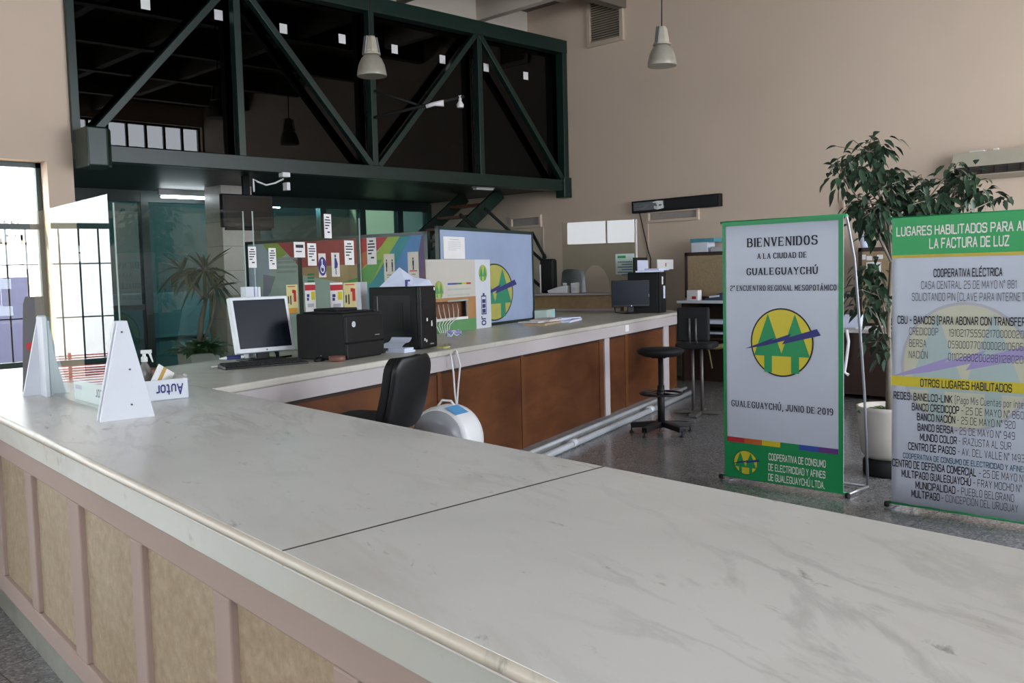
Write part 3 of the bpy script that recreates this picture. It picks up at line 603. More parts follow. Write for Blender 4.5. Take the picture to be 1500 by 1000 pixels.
# access panel edges below two of the grilles (raised bead on the plaster)
m = MB(); m.box(XW-.012, XW, 9.03, 9.06, .9, 2.36); m.box(XW-.012, XW, 11.27, 11.30, .9, 2.42)
struct('trim_5', m, WALL_IN)
# black LED display, hung a little askew
A, B, Cc = WX(925, 293, .1), WX(1053, 283, .1), WX(928, 311, .1)
ln = A.y-B.y; hh = .185
t = thing('led_display', 'long black scrolling display hung askew on the right wall', 'display', (XW, (A.y+B.y)/2, (A.z+Cc.z)/2-.015))
ti = Matrix.Rotation(math.radians(-.4), 4, 'X')
build('case', MB().box(-.10, 0, -ln/2, ln/2, -hh/2, hh/2, 0, ti), BLACKP, t, .006)
build('screen', MB().box(-.103, -.10, -ln/2+.03, ln/2-.03, -hh/2+.025, hh/2-.025, 0, ti), plain('led_screen', (0.020, 0.022, 0.024), 0.45, 0, .05, 8, .15), t)
bag = MB()
n = 9
for i in range(n):
    for j in range(5):
        pass
vs = []; fs = []
for j in range(5):
    for i in range(n):
        yy = ln/2-.05-(.58)*i/(n-1); zz = -hh/2+.03+(hh-.06)*j/4
        vs.append((-.104-.006-random.random()*.018, yy+random.uniform(-.01, .01), zz))
for j in range(4):
    for i in range(n-1): fs.append((j*n+i, j*n+i+1, (j+1)*n+i+1, (j+1)*n+i))
bag.add(vs, fs, 0); pl = build('crumpled_wrap', bag, [plain('translucent_wrap', (0.16, 0.17, 0.18), 0.25)], t)
bag = MB(); bag.add([(-.118, ln/2-.45, -.055), (-.130, ln/2-.52, -.07), (-.118, ln/2-.63, -.05), (-.122, ln/2-.61, .06), (-.132, ln/2-.5, .065), (-.118, ln/2-.42, .05), (-.126, ln/2-.53, .0)], [(0, 1, 6), (1, 2, 6), (2, 3, 6), (3, 4, 6), (4, 5, 6), (5, 0, 6)])
o = build('pale_sheet', bag, PAPER, t); o['label'] = 'pale torn sheet'
cab = MB(); q = [WX(936, 309, .03), WX(941, 330, .02), WX(949, 365, .02), WX(953, 378, .02), WX(953, 420, .02)]; cab.tube(q, .008, 6)
tag(build('display_cable', cab, BLACKM), 'thin dark cable running down the wall from the black display', 'cable')
# air conditioner
A, B = WX(1390, 222, .3), WX(1430, 252, .3)
t = thing('air_conditioner', 'long beige wall air conditioner with dark grille above the ficus', 'air conditioner', (XW-.012, 3.35, 2.62))
pr = [(0, -.02), (-.05, -.02), (-.24, .02), (-.26, .12), (-.20, .30), (0, .30)]
build('body', MB().ext([(x, 1.02, z) for x, z in pr], (0, -2.6, 0)), CREAM, t, .008)
g = MB(); g.add([(-.243, .98, .03), (-.243, -1.5, .03), (-.262, -1.5, .125), (-.262, .98, .125)], [(0, 1, 2, 3)])
build('air_slot', g, VENTDARK, t)
s = MB()
for k in range(18): y = .95-k*.14; s.box(-.268, -.262, y-.006, y+.006, .035, .12)
for z in (.06, .09): s.box(-.268, -.264, -1.5, .98, z-.004, z+.004)
build('louvre', s, BLACKP, t)
pp = MB(); pp.box(-.12, -.03, .70, .86, .30, .325); pp.box(-.10, -.04, .55, .60, .30, .33); tag(build('folded_paper', pp, PAPER, None, loc=(XW, 3.35, 2.62)), 'white folded paper lying on top of the air conditioner', 'paper')
P = WX(1414, 265, .02); tag(build('junction_box', MB().box(-.04, 0, -.07, .07, -.04, .04), CREAM, None, .004, loc=(XW, P.y, P.z)), 'small cream junction box on the wall under the air conditioner', 'junction box')

# ------------------------------------------------------------------ pendant lamps
def pendant(px, py_bot, d, label, up):
    P = dep(px, py_bot, d)
    t = thing('pendant_lamp', label, 'lamp', P, 0, 'bell shaped pendant lamps')
    build('shade', MB().lathe([(.168, .0), (.172, .012), (.165, .06), (.150, .13), (.118, .20), (.085, .235), (.07, .245)], 32), SHADE, t)
    build('reflector', flip(MB().lathe([(.166, .002), (.158, .06), (.142, .125), (.11, .19), (.0, .23)], 32)), SHADEIN, t)
    hb = MB(); hb.lathe([(.085, .26), (.085, .30), (.062, .43), (.05, .455), (.012, .46)], 6, sm=False); hb.lathe([(.105, .245), (.105, .262), (.0, .263)], 24)
    build('gear_housing', hb, CREAM, t)
    st = MB(); st.bar((-.11, 0, .25), (-.07, 0, .45), .05, .012); st.bar((.11, 0, .25), (.07, 0, .45), .05, .012); build('bracket', st, ALU, t)
    build('cable', MB().tube([(0, 0, .45), (.01, 0, .8), (0, 0, ZC-P.z-.0)], .008, 6), BLACKM, t)
pendant(545, 112, 11.0, 'cream bell pendant lamp hanging in front of the dark gallery glass', 0)
pendant(970, 97, 11.2, 'cream bell pendant lamp hanging in front of the right wall', 0)
# arm with two small floodlights fixed to a truss post
A = ony(549, 172, YT-.06); B = ony(680, 141, YT-.9)
t = thing('light_arm', 'thin dark arm carrying two small white lights in front of the truss', 'light fitting', A)
build('arm', MB().tube([(0, 0, 0), B-A], .022, 8), BLACKM, t); build('arm', MB().tube([ony(549, 133, YT-.06)-A, ony(610, 153, YT-.45)-A], .018, 8), BLACKM, t)
c1 = ony(640, 153, YT-.66)-A; c2 = ony(674, 150, YT-.86)-A
l = MB(); l.tube([ony(624, 156, YT-.56)-A, ony(637, 152, YT-.64)-A, ony(650, 151, YT-.72)-A], [.025, .03, .045], 10); build('tube_light', l, PAPER, t)
l = MB(); l.lathe([(.045, -.07), (.05, -.03), (.02, .02), (.025, .09)], 12, c2); l.tube([c2+Vector((0, 0, .09)), B-A], .01, 6); build('spotlight', l, PAPER, t)
# loose white cable and boxes under the chord
c = MB(); c.tube([ony(a, b, YT-.05) for a, b in ((372, 281), (371, 262), (377, 266), (390, 271), (403, 268), (415, 262))], .012, 6)
t = tag(build('loose_cable', c, WHITEP), 'loose white cable drooping from the gallery edge to the television', 'cable')
for k, (a, b, w, h, lb) in enumerate(((418, 256, .055, .03, 'small white junction box fixed under the gallery edge'), (421, 273, .025, .05, 'small white plug hanging below the gallery edge box'))):
    P = ony(a, b, YT-.06); tag(build('junction_box' if k == 0 else 'hanging_plug', MB().box(-w, w, -.03, .07, -h, h), WHITEP, None, .005, loc=P), lb, 'junction box' if k == 0 else 'plug')
# television
A, B = ony(325, 283, 11.6), ony(402, 334, 11.6); w, h = B.x-A.x, A.z-B.z
t = thing('television', 'dark flat television hung under the gallery beside the pillar', 'television', ((A.x+B.x)/2, 11.6, (A.z+B.z)/2), math.radians(0))
build('case', MB().box(-w/2, w/2, 0, .09, -h/2, h/2), BLACKP, t, .015); build('screen', MB().box(-w/2+.04, w/2-.04, -.004, 0, -h/2+.06, h/2-.04), plain('brown_black_screen', (0.018, 0.013, 0.010), 0.25, 0, .05, 8, .2), t)
build('ceiling_mount', MB().box(-.05, .05, .03, .07, h/2, 3.03-(A.z+B.z)/2), BLACKM, t); build('speaker_bar', MB().box(-w/2+.05, w/2-.05, .0, .06, -h/2-.035, -h/2), BLACKM, t)

# ================================================================== COUNTERS
def nf(y): return 1.289+.1018*(y-4.428)
def nr(y): return 2.339+.0945*(y-4.494)
NA = math.atan(.1018)
# one continuous L-shaped marble worktop: near run and far run
UE = 8.42
yl = 5.60
t = thing('marble_worktop', 'long L-shaped grey-white marble worktop of the reception counter', 'countertop', (1.5, 2.0, 0))
off = Vector((-1.5, -2.0, 0))
def shift(ps, d=off): return [(p[0]+d.x, p[1]+d.y) for p in ps]
def ny(y, k): return (nf(y)+(nr(y)-nf(y))*k, y)
# the slabs meet in a thin dark joint at y = 1.74
J = 1.74
s1 = [(nf(-1.0), -1.0), (nr(-1.0), -1.0), (nr(J-.016), J-.016), (nf(J-.036), J-.036)]
s2 = [(nf(J-.030), J-.030), (nr(J-.010), J-.010), (nr(4.585), 4.585)]+[tuple(cp(u, 1.27)[:2]) for u in (.4, -.555)]+[(nf(yl)+.012, yl)]
s3 = [tuple(cp(u, v)[:2]) for u, v in ((.0, .0), (UE, 0), (8.93, .30), (8.93, .93), (8.72, .93), (8.72, 2.5), (7.45, 2.5), (7.45, 1.27), (.404, 1.27))]
s3[0] = (nr(4.585)+.002, 4.587)
def slab(pts, z0, z1, bev): return build('slab', MB().prism(shift(pts), z0, z1), MARBLE, t, bev, 3)
slab(s1, TOP-.034, TOP, .0015); slab(s2, TOP-.034, TOP, .0015)
o = build('slab', MB().prism(shift(s3), TOP-.045, TOP), MARBLE_C, t, .012, 3)
o['label'] = 'long far slab with a warm tint'
jt = MB(); jt.prism(shift([(nf(J-.036)+.002, J-.0365), (nr(J-.016)-.004, J-.0165), (nr(J-.010)-.004, J-.0095), (nf(J-.030)+.002, J-.0295)]), TOP-.03, TOP+.0004)
build('joint', jt, plain('dark_joint_filler', (0.085, 0.078, 0.07), 0.9, 0, .1, 20, .1), t)
# rounded yellowed nosing and the upright marble edge of the near run
ed = MB(); ed.tube([(nf(y)+.004+off.x, y+off.y, TOP-.0145) for y in (-1.0, 1, 3, yl)], .0145, 12); build('nosing', ed, MARBLE_EDGE, t)
fs = MB(); fs.prism(shift([(nf(-1)+.012, -1), (nf(-1)+.05, -1), (nf(yl)+.05, yl), (nf(yl)+.012, yl)]), .966, TOP-.034); build('edge_slab', fs, MARBLE_SIDE, t, .003)

# near counter body: pink frame with recessed stone panels, marble plinth
t = thing('front_counter', 'pink-framed counter body with recessed beige stone panels facing the camera', 'counter', (nf(2), 2.0, 0), -NA)
RC = .085   # set back under the worktop
def npl(px, py):
    """where a sight line meets the counter's front face: distance along it"""
    d = ray(px, py); n = Vector((math.cos(NA), -math.sin(NA), 0)); p0 = Vector((nf(2), 2.0, 0))+n*RC
    P = CAMPOS+d*((p0-CAMPOS).dot(n)/d.dot(n)); q = P-Vector((nf(2), 2, 0))
    return q.dot(Vector((math.sin(NA), math.cos(NA), 0))), P.z
ZP1, ZP0, ZPL = .825, .215, .125
ys = [npl(a, 760)[0] for a in (478, 329, 306, 203, 188, 115, 100, 48)]
spans = [(ys[0], ys[1]), (ys[2], ys[3]), (ys[4], ys[5]), (ys[6], ys[7])]
gap = (spans[1][0]-spans[0][1]+spans[2][0]-spans[1][1])/2; wid = (spans[1][1]-spans[1][0]+spans[2][1]-spans[2][0])/2
a = spans[0][0]
while a > -3.0: spans.insert(0, (a-gap-wid, a-gap)); a = a-gap-wid
b = spans[-1][1]
while b < 3.3: spans.append((b+gap, b+gap+wid)); b = b+gap+wid
LO, HI = -2.95, 3.68
fm = MB(); fm.box(RC, RC+.12, LO, HI, ZP1, .966); fm.box(RC, RC+.12, LO, HI, ZPL, ZP0)
e = LO
for a, b in spans:
    if a > e: fm.box(RC, RC+.12, max(e, LO), min(a, HI), ZP0, ZP1)
    e = b
build('frame', fm, PINK, t, .006)
for a, b in spans:
    a, b = max(a, LO), min(b, HI)
    if b-a > .05: build('stone_panel', MB().box(RC+.022, RC+.11, a+.001, b-.001, ZP0+.001, ZP1-.001), STONE, t)
build('plinth', MB().box(RC+.012, RC+.13, LO, HI, 0, ZPL), plain('grey_green_marble_plinth', (0.20, 0.20, 0.165), 0.4, 0, 0.2, 5), t, .004)
build('back_panel', MB().box(RC+.125, .98, LO, HI-1.25, 0, TOP-.045), PINK, t)

# far counter: lilac fascia, brown wood fronts, pale posts, plinth
t = thing('back_counter', 'long far counter with pale fascia over red-brown wood fronts', 'counter', C0, TH)
VB = .06
def cu(px, v=VB): return oncv(px, 560, v)[0]
fa = MB(); fa.box(.02, UE-.02, .015, .05, .925, TOP-.045); fa.box(UE-.05, UE-.02, .015, 1.0, .925, TOP-.045); build('fascia', fa, FASCIA, t, .003)
st = MB(); u, z = oncv(918, 473, .014); st.box(u-.06, u+.06, .010, .015, .955, 1.025); build('sticker', st, PAPER, t)
posts = [(cu(885), cu(892)), (cu(972), cu(979))]
edges = [(cu(763), cu(768)), (cu(916), cu(920)), (cu(640), cu(645)), (cu(878), cu(884))]
bounds = sorted([.05]+[x for p in posts for x in p]+[x for p in edges for x in p]+[UE-.06])
xs_ = bounds
for i in range(0, len(xs_)-1, 2):
    if xs_[i+1]-xs_[i] > .05: build('wood_front', MB().box(xs_[i]+.002, xs_[i+1]-.002, VB, VB+.03, .09, .925), WOOD, t, .002)
for a, b in posts: build('post', MB().box(a, b, VB-.015, VB+.05, .07, .925), FASCIA, t, .003)
for a, b in edges: build('edge_strip', MB().box(a, b, VB-.006, VB+.03, .09, .925), WOOD_EDGE, t)
build('painted_shadow_strip', MB().box(.03, UE-.05, VB-.005, VB+.04, .895, .925), DARKWOOD, t)  # dark strip painting in the shade under the fascia
build('carcass', MB().box(.05, UE-.05, VB+.03, 1.15, .03, TOP-.046), WOOD, t)
build('back_panel', MB().box(-1.0, UE-.05, 1.15, 1.22, 0, TOP-.046), FASCIA, t)
build('plinth', MB().box(.1, UE-.1, -.04, VB+.05, 0, .085), plain('grey_cement_plinth', (0.30, 0.30, 0.30), 0.7, 0, .15, 10), t, .004)
build('end_panel', MB().box(UE-.06, UE-.03, VB, 1.15, .05, TOP-.05), WOOD, t)
PIPEM = plain('grey_white_pipe', (0.40, 0.42, 0.45), 0.45)
# pipes along the foot of the far counter
t = thing('conduit', 'two white conduit pipes running along the floor below the wood fronts', 'pipe', cp(4, -.15, 0), TH)
build('pipe', MB().tube([(-1.8, 0, .033), (4.3, 0, .033)], .032, 10), PIPEM, t)
build('pipe', MB().tube([(-1.8, .065, .09), (4.3, .065, .09)], .020, 10), PIPEM, t)
for u in (-1.5, .35, 2.6): build('coupling', MB().tube([(u, 0, .041), (u+.12, 0, .041)], .040, 10), SILVERP, t)
# raised ledge at the far end
t = thing('raised_ledge', 'raised beige stone ledge closing the far end of the marble counter', 'counter', C0, TH)
build('stone_front', MB().box(8.74, 8.86, .95, 2.75, 0, 1.30), wood('lightened_tan_stone', (0.27, 0.165, 0.075), (0.40, 0.27, 0.14), (0.50, 0.36, 0.20), 0.5), t); build('bead', MB().box(8.725, 8.745, .95, 2.75, 1.082, 1.11), FASCIA, t)  # stone colour lightened to make up for the weak light at this end
build('ledge_top', MB().box(8.66, 9.02, .93, 2.80, 1.30, 1.335), FASCIA, t, .006)

MILKY = plain('milky_edge', (0.30, 0.37, 0.34), 0.4)
# ------------------------------------------------------------------ protective panes
# near pane between two white triangular feet
pd = Vector((math.sin(NA)*.84, 1, 0)).normalized()
R0 = Vector((1.600, 3.87, TOP)); L0 = Vector((1.705, 5.10, TOP))
pd = (L0-R0).normalized(); pn = Vector((pd.y, -pd.x, 0)); ang = math.atan2(pd.y, pd.x)-math.pi/2
t = thing('protective_screen', 'clear counter screen held by two white triangular feet', 'sneeze guard', R0, ang)
build('pane', MB().box(-.003, .003, .075, 1.33, .012, .925), GLASS, t)
def tri(y, name, lab=None):
    o = build(name, MB().ext([(-.105, y-.0, .0), (.115, y, .0), (.022, y, .405), (-.014, y, .405)], (0, .018, 0)), WHITE, t, .002); return o
f = tri(-.01, 'foot'); s = MB()
for x, z in ((-.002, .36), (.022, .205), (.022, .06)): s.lathe([(.004, 0), (.004, .003)], 10, (x, -.0105, z), mat=Matrix.Rotation(math.pi/2, 4, 'X'))
build('screw', s, STEEL, f)
f = tri(1.235, 'foot'); build('rib', MB().box(-.024, -.004, 1.12, 1.235, .0, .40), WHITE, f, .002); build('rib', MB().box(.004, .016, 1.15, 1.235, 0, .38), WHITE, f, .002)
f = tri(.03, 'rib'); 
# grey printed board behind the far foot
P = onz(33, 574, TOP); d = (P-CAMPOS).dot(FW)
t = thing('display_board', 'dark grey upright board with a red mark behind the far white foot', 'board', (P.x, P.y, TOP), math.radians(-47))
build('board', MB().ext([(0, 0, 0), (.135, 0, 0), (.135, 0, .50), (.045, 0, .50), (.03, 0, .46)], (0, .02, 0)), plain('dark_grey_board', (0.10, 0.10, 0.105), 0.6), t, .002)
m = MB(); m.lathe([(.022, 0), (.022, .001)], 18, (.055, 0, .24), mat=Matrix.Rotation(math.pi/2, 4, 'X')); build('red_mark', m, RED, t)
# two panes on the far counter
def far_pane(px0, px1, v, label, z1):
    u0, _ = oncv(px0, 400, v); u1, _ = oncv(px1, 400, v)
    t = thing('protective_screen', label, 'sneeze guard', cp((u0+u1)/2, v), TH); h = (u1-u0)/2
    build('pane', MB().box(-h, h, -.003, .003, .0, z1-TOP), GLASS, t)
    for x in (-h, h-.006): build('edge', MB().box(x, x+.006, -.004, .004, .0, z1-TOP), MILKY, t)
    for x in (-h*.8, h*.8-.02): build('foot', MB().ext([(x, -.06, 0), (x, .06, 0), (x, .012, .12), (x, -.012, .12)], (.012, 0, 0)), GLASS, t)
    return t
far_pane(171, 360, 1.18, 'clear screen on the far counter in front of the potted palm', 2.13)
far_pane(373, 529, 1.18, 'clear screen on the far counter in front of the rainbow panels', 2.135)
# pane on the raised ledge
def onu(px, py, u):
    d = ray(px, py); tt = (cp(u, 0, 0)-CAMPOS).dot(CU)/d.dot(CU); P = CAMPOS+d*tt
    return (P-C0).dot(CV), P.z
va, _ = onu(824, 370, 8.80); vb, _ = onu(930, 370, 8.80)
t = thing('protective_screen', 'clear screen with an arched cut-out standing on the raised ledge', 'sneeze guard', cp(8.80, 0, 1.335), TH)
zt_ = 2.33; mid = (onu(872, 400, 8.8)[0]); r_ = .22
pts = [(0, vb, 0), (0, mid-r_, 0)]+[(0, mid-r_*math.cos(math.pi*k/16), r_*1.75*math.sin(math.pi*k/16)) for k in range(1, 16)]+[(0, mid+r_, 0), (0, va, 0), (0, va, zt_-1.335), (0, vb, zt_-1.335)]
build('pane', MB().ext(pts, (.006, 0, 0)), glass('clear_ledge_pane', (0.86, 0.88, 0.86), 1.5), t)
build('edge', MB().box(-.002, .008, vb-.035, vb-.015, 0, zt_-1.335), WHITEP, t)
pn_ = MB(); v0, z0 = onu(902, 402, 8.79); v1, z1 = onu(929, 371, 8.79)
fr = plane_frame((0, 0, -1.335), (0, 1, 0), (0, 0, 1), (-1, 0, 0))
nb = thing('notice', 'pale green printed notice stuck to the screen on the raised ledge', 'notice', cp(8.79, 0, 0), TH)
build('sheet', MB().box(-.001, .001, v1, v0, z0, z1), plain('pale_green_paper', (0.50, 0.60, 0.54), 0.8), nb)
tx = MB(); 
for k in range(6): tx.box(-.0025, -.0015, v1+.03, v0-.03-(k % 2)*.06, z1-.12-k*.035, z1-.107-k*.035, 1)
tx.box(-.0025, -.0015, v0-.15, v0-.03, z1-.06, z1-.025, 0)
build('print', tx, [LOGOG, TEALINK], nb)

# ------------------------------------------------------------------ notices and posters
def sheet(name, label, cat, fr, x0, x1, y0, y1, mats, draw, group=None, rot=0.0, kind=None):
    """fr(h) gives a plane; rectangle corners in its coordinates"""
    m = MB(); f = fr(.0012); rect(m, f, x0, y0, x1, y1, 0)
    f2 = fr(.0); m.add([f2(x0, y0), f2(x0, y1), f2(x1, y1), f2(x1, y0)], [(0, 1, 2, 3)], 0)
    w, h = x1-x0, y1-y0; f3 = fr(.0022)
    for (a, b, c, d, k) in draw: rect(m, f3, x0+a*w, y0+b*h, x0+c*w, y0+d*h, k)
    return tag(build(name, m, mats), label, cat, group)
NOT = [(.28, .84, .72, .89, 1), (.10, .73, .85, .78, 1), (.12, .62, .88, .67, 1), (.10, .50, .70, .55, 1), (.12, .38, .50, .43, 1), (.40, .22, .75, .28, 1)]
frG = plane_frame(cp(0, 1.172, 0), CU, (0, 0, 1), -CV)
def gpx(a, b): u, z = oncv(a, b, 1.172); return u, z
def gsheet(name, label, p, q, mats, draw, group=None, fr=frG, fn=gpx, cat='notice'):
    (x0, y1), (x1, y0) = fn(*p), fn(*q)
    if x0 > x1: x0, x1 = x1, x0
    return sheet(name, label, cat, fr, x0, x1, min(y0, y1), max(y0, y1), mats, draw, group)
G1 = 'printed notices on the counter screens'
gsheet('printed_notice', 'narrow printed notice on the screen overlapping the cream pillar edge', (363, 361), (376, 392), [PAPER, INK], NOT, G1)
gsheet('printed_notice', 'narrow printed notice on the screen over the pale blue-green panel corner', (393, 363), (405, 394), [PAPER, INK], NOT, G1)
gsheet('printed_notice', 'wide printed notice on the screen at the top edge of the red panel', (430, 354), (447, 377), [PAPER, INK], [(.15, .62, .85, .82, 1), (.15, .35, .7, .42, 1)], G1)
gsheet('printed_notice', 'narrow printed notice on the screen above the wheelchair symbol sheet', (450, 356), (464, 389), [PAPER, INK], NOT, G1)
gsheet('printed_notice', 'narrow printed notice high on the screen above the panels', (474, 313), (486, 349), [PAPER, INK], NOT, G1)
gsheet('printed_notice', 'narrow printed notice on the screen near its right edge', (504, 352), (519, 388), [PAPER, INK], NOT, G1)
# rainbow panels standing behind the far counter
Q0, Q1 = Vector((6.26, 11.1, 0)), Vector((6.79, 8.12, 0)); qd = (Q1-Q0).normalized(); qn = Vector((-qd.y, qd.x, 0))
if qn.dot(Vector((-1, -1, 0))) < 0: qn = -qn
def qpx(px, py, h=0.0):
    d = ray(px, py); o = Q0+qn*h; tt = (o-CAMPOS).dot(qn)/d.dot(qn); P = CAMPOS+d*tt; return (P-Q0).dot(qd), P.z
t = thing('backdrop_panel', 'rainbow printed backdrop panels standing behind the far counter', 'backdrop', Q0)
QL = (Q1-Q0).length; frQ0 = plane_frame((0, 0, 0), qd, (0, 0, 1), qn)
bd = MB(); bd.ext([frQ0(0)(0, .02), frQ0(0)(QL, .02), frQ0(0)(QL, 2.09), frQ0(0)(0, 2.09)], -qn*.03); build('board', bd, plain('pale_teal_board', (0.36, 0.48, 0.44), 0.6, 0, .04), t)
fm = MB()
for x in (0, QL*.0+qpx(441, 400)[0], qpx(528, 400)[0], QL): fm.bar(frQ0(.0)(x, 0), frQ0(.0)(x, 2.12), .05, .05, 0, qn)
fm.bar(frQ0(0)(-.02, 2.105), frQ0(0)(QL+.02, 2.105), .05, .035, 0, (0, 0, 1)); build('frame', fm, GREENFR, t)
RB = [plain('rb_red', (0.36, 0.045, 0.045), .6), plain('rb_orange', (0.40, 0.13, 0.05), .6), plain('rb_lime', (0.25, 0.38, 0.05), .6), plain('rb_green', (0.10, 0.30, 0.07), .6), plain('rb_teal', (0.03, 0.22, 0.24), .6),
      plain('rb_blue', (0.07, 0.20, 0.40), .6), plain('rb_violet', (0.10, 0.07, 0.16), .6), plain('rb_pale_blue', (0.34, 0.44, 0.52), .6), plain('rb_tan', (0.40, 0.27, 0.13), .6), plain('rb_slate', (0.22, 0.25, 0.30), .6), plain('rb_dark_red', (0.15, 0.05, 0.08), .6)]
pm = MB()
def qpoly(pts, mi, h):
    f = frQ0(h); z = []
    for a, b in pts:
        s, tt = qpx(a, b); s = min(max(s, .03), QL-.03); tt = min(tt, 2.085); z.append(f(s, tt))
    pm.add(z, [list(range(len(z)))], mi)
qpoly([(366, 350), (390, 345), (400, 395), (366, 425)], 7, .002)
qpoly([(384, 345), (408, 345), (420, 372), (404, 384)], 2, .003)
qpoly([(406, 340), (528, 340), (528, 386), (440, 392), (418, 368)], 0, .0035)
qpoly([(440, 392), (528, 386), (528, 410), (500, 414), (440, 402)], 8, .004)
qpoly([(500, 414), (528, 405), (528, 416), (515, 416)], 3, .0045)
qpoly([(386, 402), (404, 405), (396, 430), (386, 440)], 9, .004)
qpoly([(528, 340), (570, 340), (528, 396)], 0, .003); qpoly([(528, 372), (552, 360), (540, 384), (528, 396)], 1, .0035)
qpoly([(568, 340), (588, 340), (546, 412), (528, 425), (528, 396), (545, 380)], 2, .004); qpoly([(545, 382), (560, 380), (546, 412), (528, 425), (528, 398)], 3, .0045)
qpoly([(586, 340), (604, 340), (588, 372), (556, 430), (528, 500), (528, 425), (546, 412)], 4, .0042)
qpoly([(602, 340), (620, 340), (613, 372), (604, 400), (560, 500), (528, 500), (556, 430), (588, 372)], 5, .0044)
qpoly([(618, 340), (640, 340), (640, 420), (604, 420), (613, 372)], 6, .0046); qpoly([(634, 368), (640, 360), (640, 440), (615, 440)], 10, .005)
build('print', pm, RB, t)
tx = MB()
for k, y in enumerate((402, 407, 412)): s, z = qpx(451, y); s2, _ = qpx(461, y); f = frQ0(.006); rect(tx, f, s, z-.012, s2, z+.012, 0)
for k, y in enumerate((379, 384, 391, 398)): s, z = qpx(406, y); s2, _ = qpx(436-2*(k % 2), y); f = frQ0(.006); rect(tx, f, s, z-.018, s2, z+.012, 1)
build('print_lines', tx, [LOGOG, plain('faded_grey_green_print', (0.28, 0.35, 0.32), .7)], t)
frQ = lambda h: plane_frame(Q0, qd, (0, 0, 1), qn)(h+.007)
def q7(a, b): return qpx(a, b, .007)
def qsheet(*a, **k): return gsheet(*a, fr=frQ, fn=q7, **k)
qsheet('printed_notice', 'narrow printed notice taped on the orange-red part of the panels', (537, 348), (552, 387), [PAPER, INK], NOT, G1)
def person(cx, w): return [(cx-w*.35, .72, cx+w*.35, .80, 1), (cx-w*.5, .52, cx+w*.5, .70, 1), (cx-w*.35, .36, cx+w*.35, .53, 1)]
qsheet('distancing_sign', 'cream sheet with two standing figures on the green diagonal', (562, 372), (579, 412), [plain('cream_paper', (0.62, 0.59, 0.50), .8), INK, GREYINK], person(.25, .13)+person(.78, .13)+[(.25, .22, .8, .245, 2), (.25, .14, .7, .16, 2)], 'symbol sheets on the panels')
qsheet('distancing_sign', 'cream sheet with a single figure on a red line', (597, 369), (614, 410), [plain('cream_paper', (0.62, 0.59, 0.50), .8), INK, RED], person(.5, .15)+[(.15, .31, .85, .345, 2), (.35, .2, .7, .22, 1)], 'symbol sheets on the panels')
PY, PO = plain('pale_yellow_poster', (0.60, 0.52, 0.24), .7), plain('poster_orange', (0.52, 0.25, 0.03), .7)
RT_ = [(.0, .74, 1, .93, 1), (.15, .52, .4, .62, 2), (.15, .40, .35, .5, 2), (.58, .42, .95, .70, 3), (.2, .18, .8, .30, 4)]
q_ = [PAPER, RED, NAVY, BANY, PALEB, PO]
gsheet('poster', 'white poster with red heading left of the blank gap', (446, 414), (463, 457), q_, RT_, 'small posters along the bottom of the screen')
gsheet('poster', 'white poster with red heading touching the yellow poster', (483, 414), (503, 457), q_, RT_, 'small posters along the bottom of the screen')
YP = [(.05, .0, .95, .18, 2), (.62, .40, .85, .80, 3), (.50, .70, .72, .82, 3), (.10, .35, .2, .6, 4), (.3, .3, .4, .62, 4), (.1, .92, .8, .95, 3)]
gsheet('poster', 'yellow poster with orange base beside the white binder', (503, 414), (524, 458), [PY, RED, PO, RED, INK], YP, 'small posters along the bottom of the screen')
gsheet('poster', 'yellow poster half hidden by the computer monitor', (419, 417), (437, 458), [PY, RED, PO, RED, INK], YP, 'small posters along the bottom of the screen')
o = gsheet('symbol_sheet', 'cream sheet with a blue wheelchair symbol disc', (466, 371), (478, 406), [plain('cream_paper2', (0.62, 0.60, 0.54), .8), NAVY, PAPER], [], 'symbol sheets on the screen')
m = MB(); f = frG(.003); u, z = gpx(472, 390); disc(m, f, u, z, .052, .075, 0); f = frG(.0036)
disc(m, f, u, z-.02, .028, .034, 1, 24, .72); rect(m, f, u-.010, z-.01, u+.002, z+.035, 1); rect(m, f, u-.010, z-.012, u+.02, z-.004, 1); disc(m, f, u-.004, z+.047, .009, .011, 1, 16); rect(m, f, u+.016, z-.04, u+.023, z-.005, 1)
build('emblem', m, [NAVY, PAPER], o)
o = gsheet('symbol_sheet', 'cream sheet with a blue pregnant woman symbol', (485, 370), (498, 405), [plain('cream_paper3', (0.62, 0.60, 0.54), .8), NAVY], [], 'symbol sheets on the screen')
m = MB(); f = frG(.003); u, z = gpx(491.5, 386); disc(m, f, u-.004, z+.062, .010, .013, 0, 16)
m.add([f(u-.014, z+.045), f(u+.008, z+.045), f(u+.028, z-.005), f(u+.018, z-.035), f(u-.02, z-.04)], [(0, 4, 3, 2, 1)], 0); rect(m, f, u-.006, z-.09, u+.004, z-.04, 0); build('emblem', m, [NAVY], o)

# pale blue sign with the emblem, standing on the rear edge of the far counter
SV = 1.20
u0, _ = oncv(641, 400, SV); u1, _ = oncv(780, 400, SV); zb, zt = TOP, 2.115
t = thing('framed_sign', 'large pale blue framed sign with a round tree emblem on the far counter', 'sign', cp(u0, SV), TH); W = u1-u0; Hs = zt-TOP
build('canvas', MB().box(.03, W-.03, -.012, .012, .03, Hs-.03), SIGNBL, t)
m = MB()
for a, b, c, d in ((0, .035, 0, Hs), (W-.035, W, 0, Hs), (0, W, 0, .03), (0, W, Hs-.035, Hs)): m.box(a, b, -.02, .02, c, d)
build('frame', m, GREENFR, t, .004)
frS = plane_frame((0, -.0125, 0), (1, 0, 0), (0, 0, 1), (0, -1, 0))
ua, za = oncv(750, 428, SV); ub, zb_ = oncv(714, 470, SV); uc, zc = oncv(722, 386, SV)
RR = (zc-oncv(722, 470, SV)[1])/2+.0; cx = ua-u0-RR*1.42
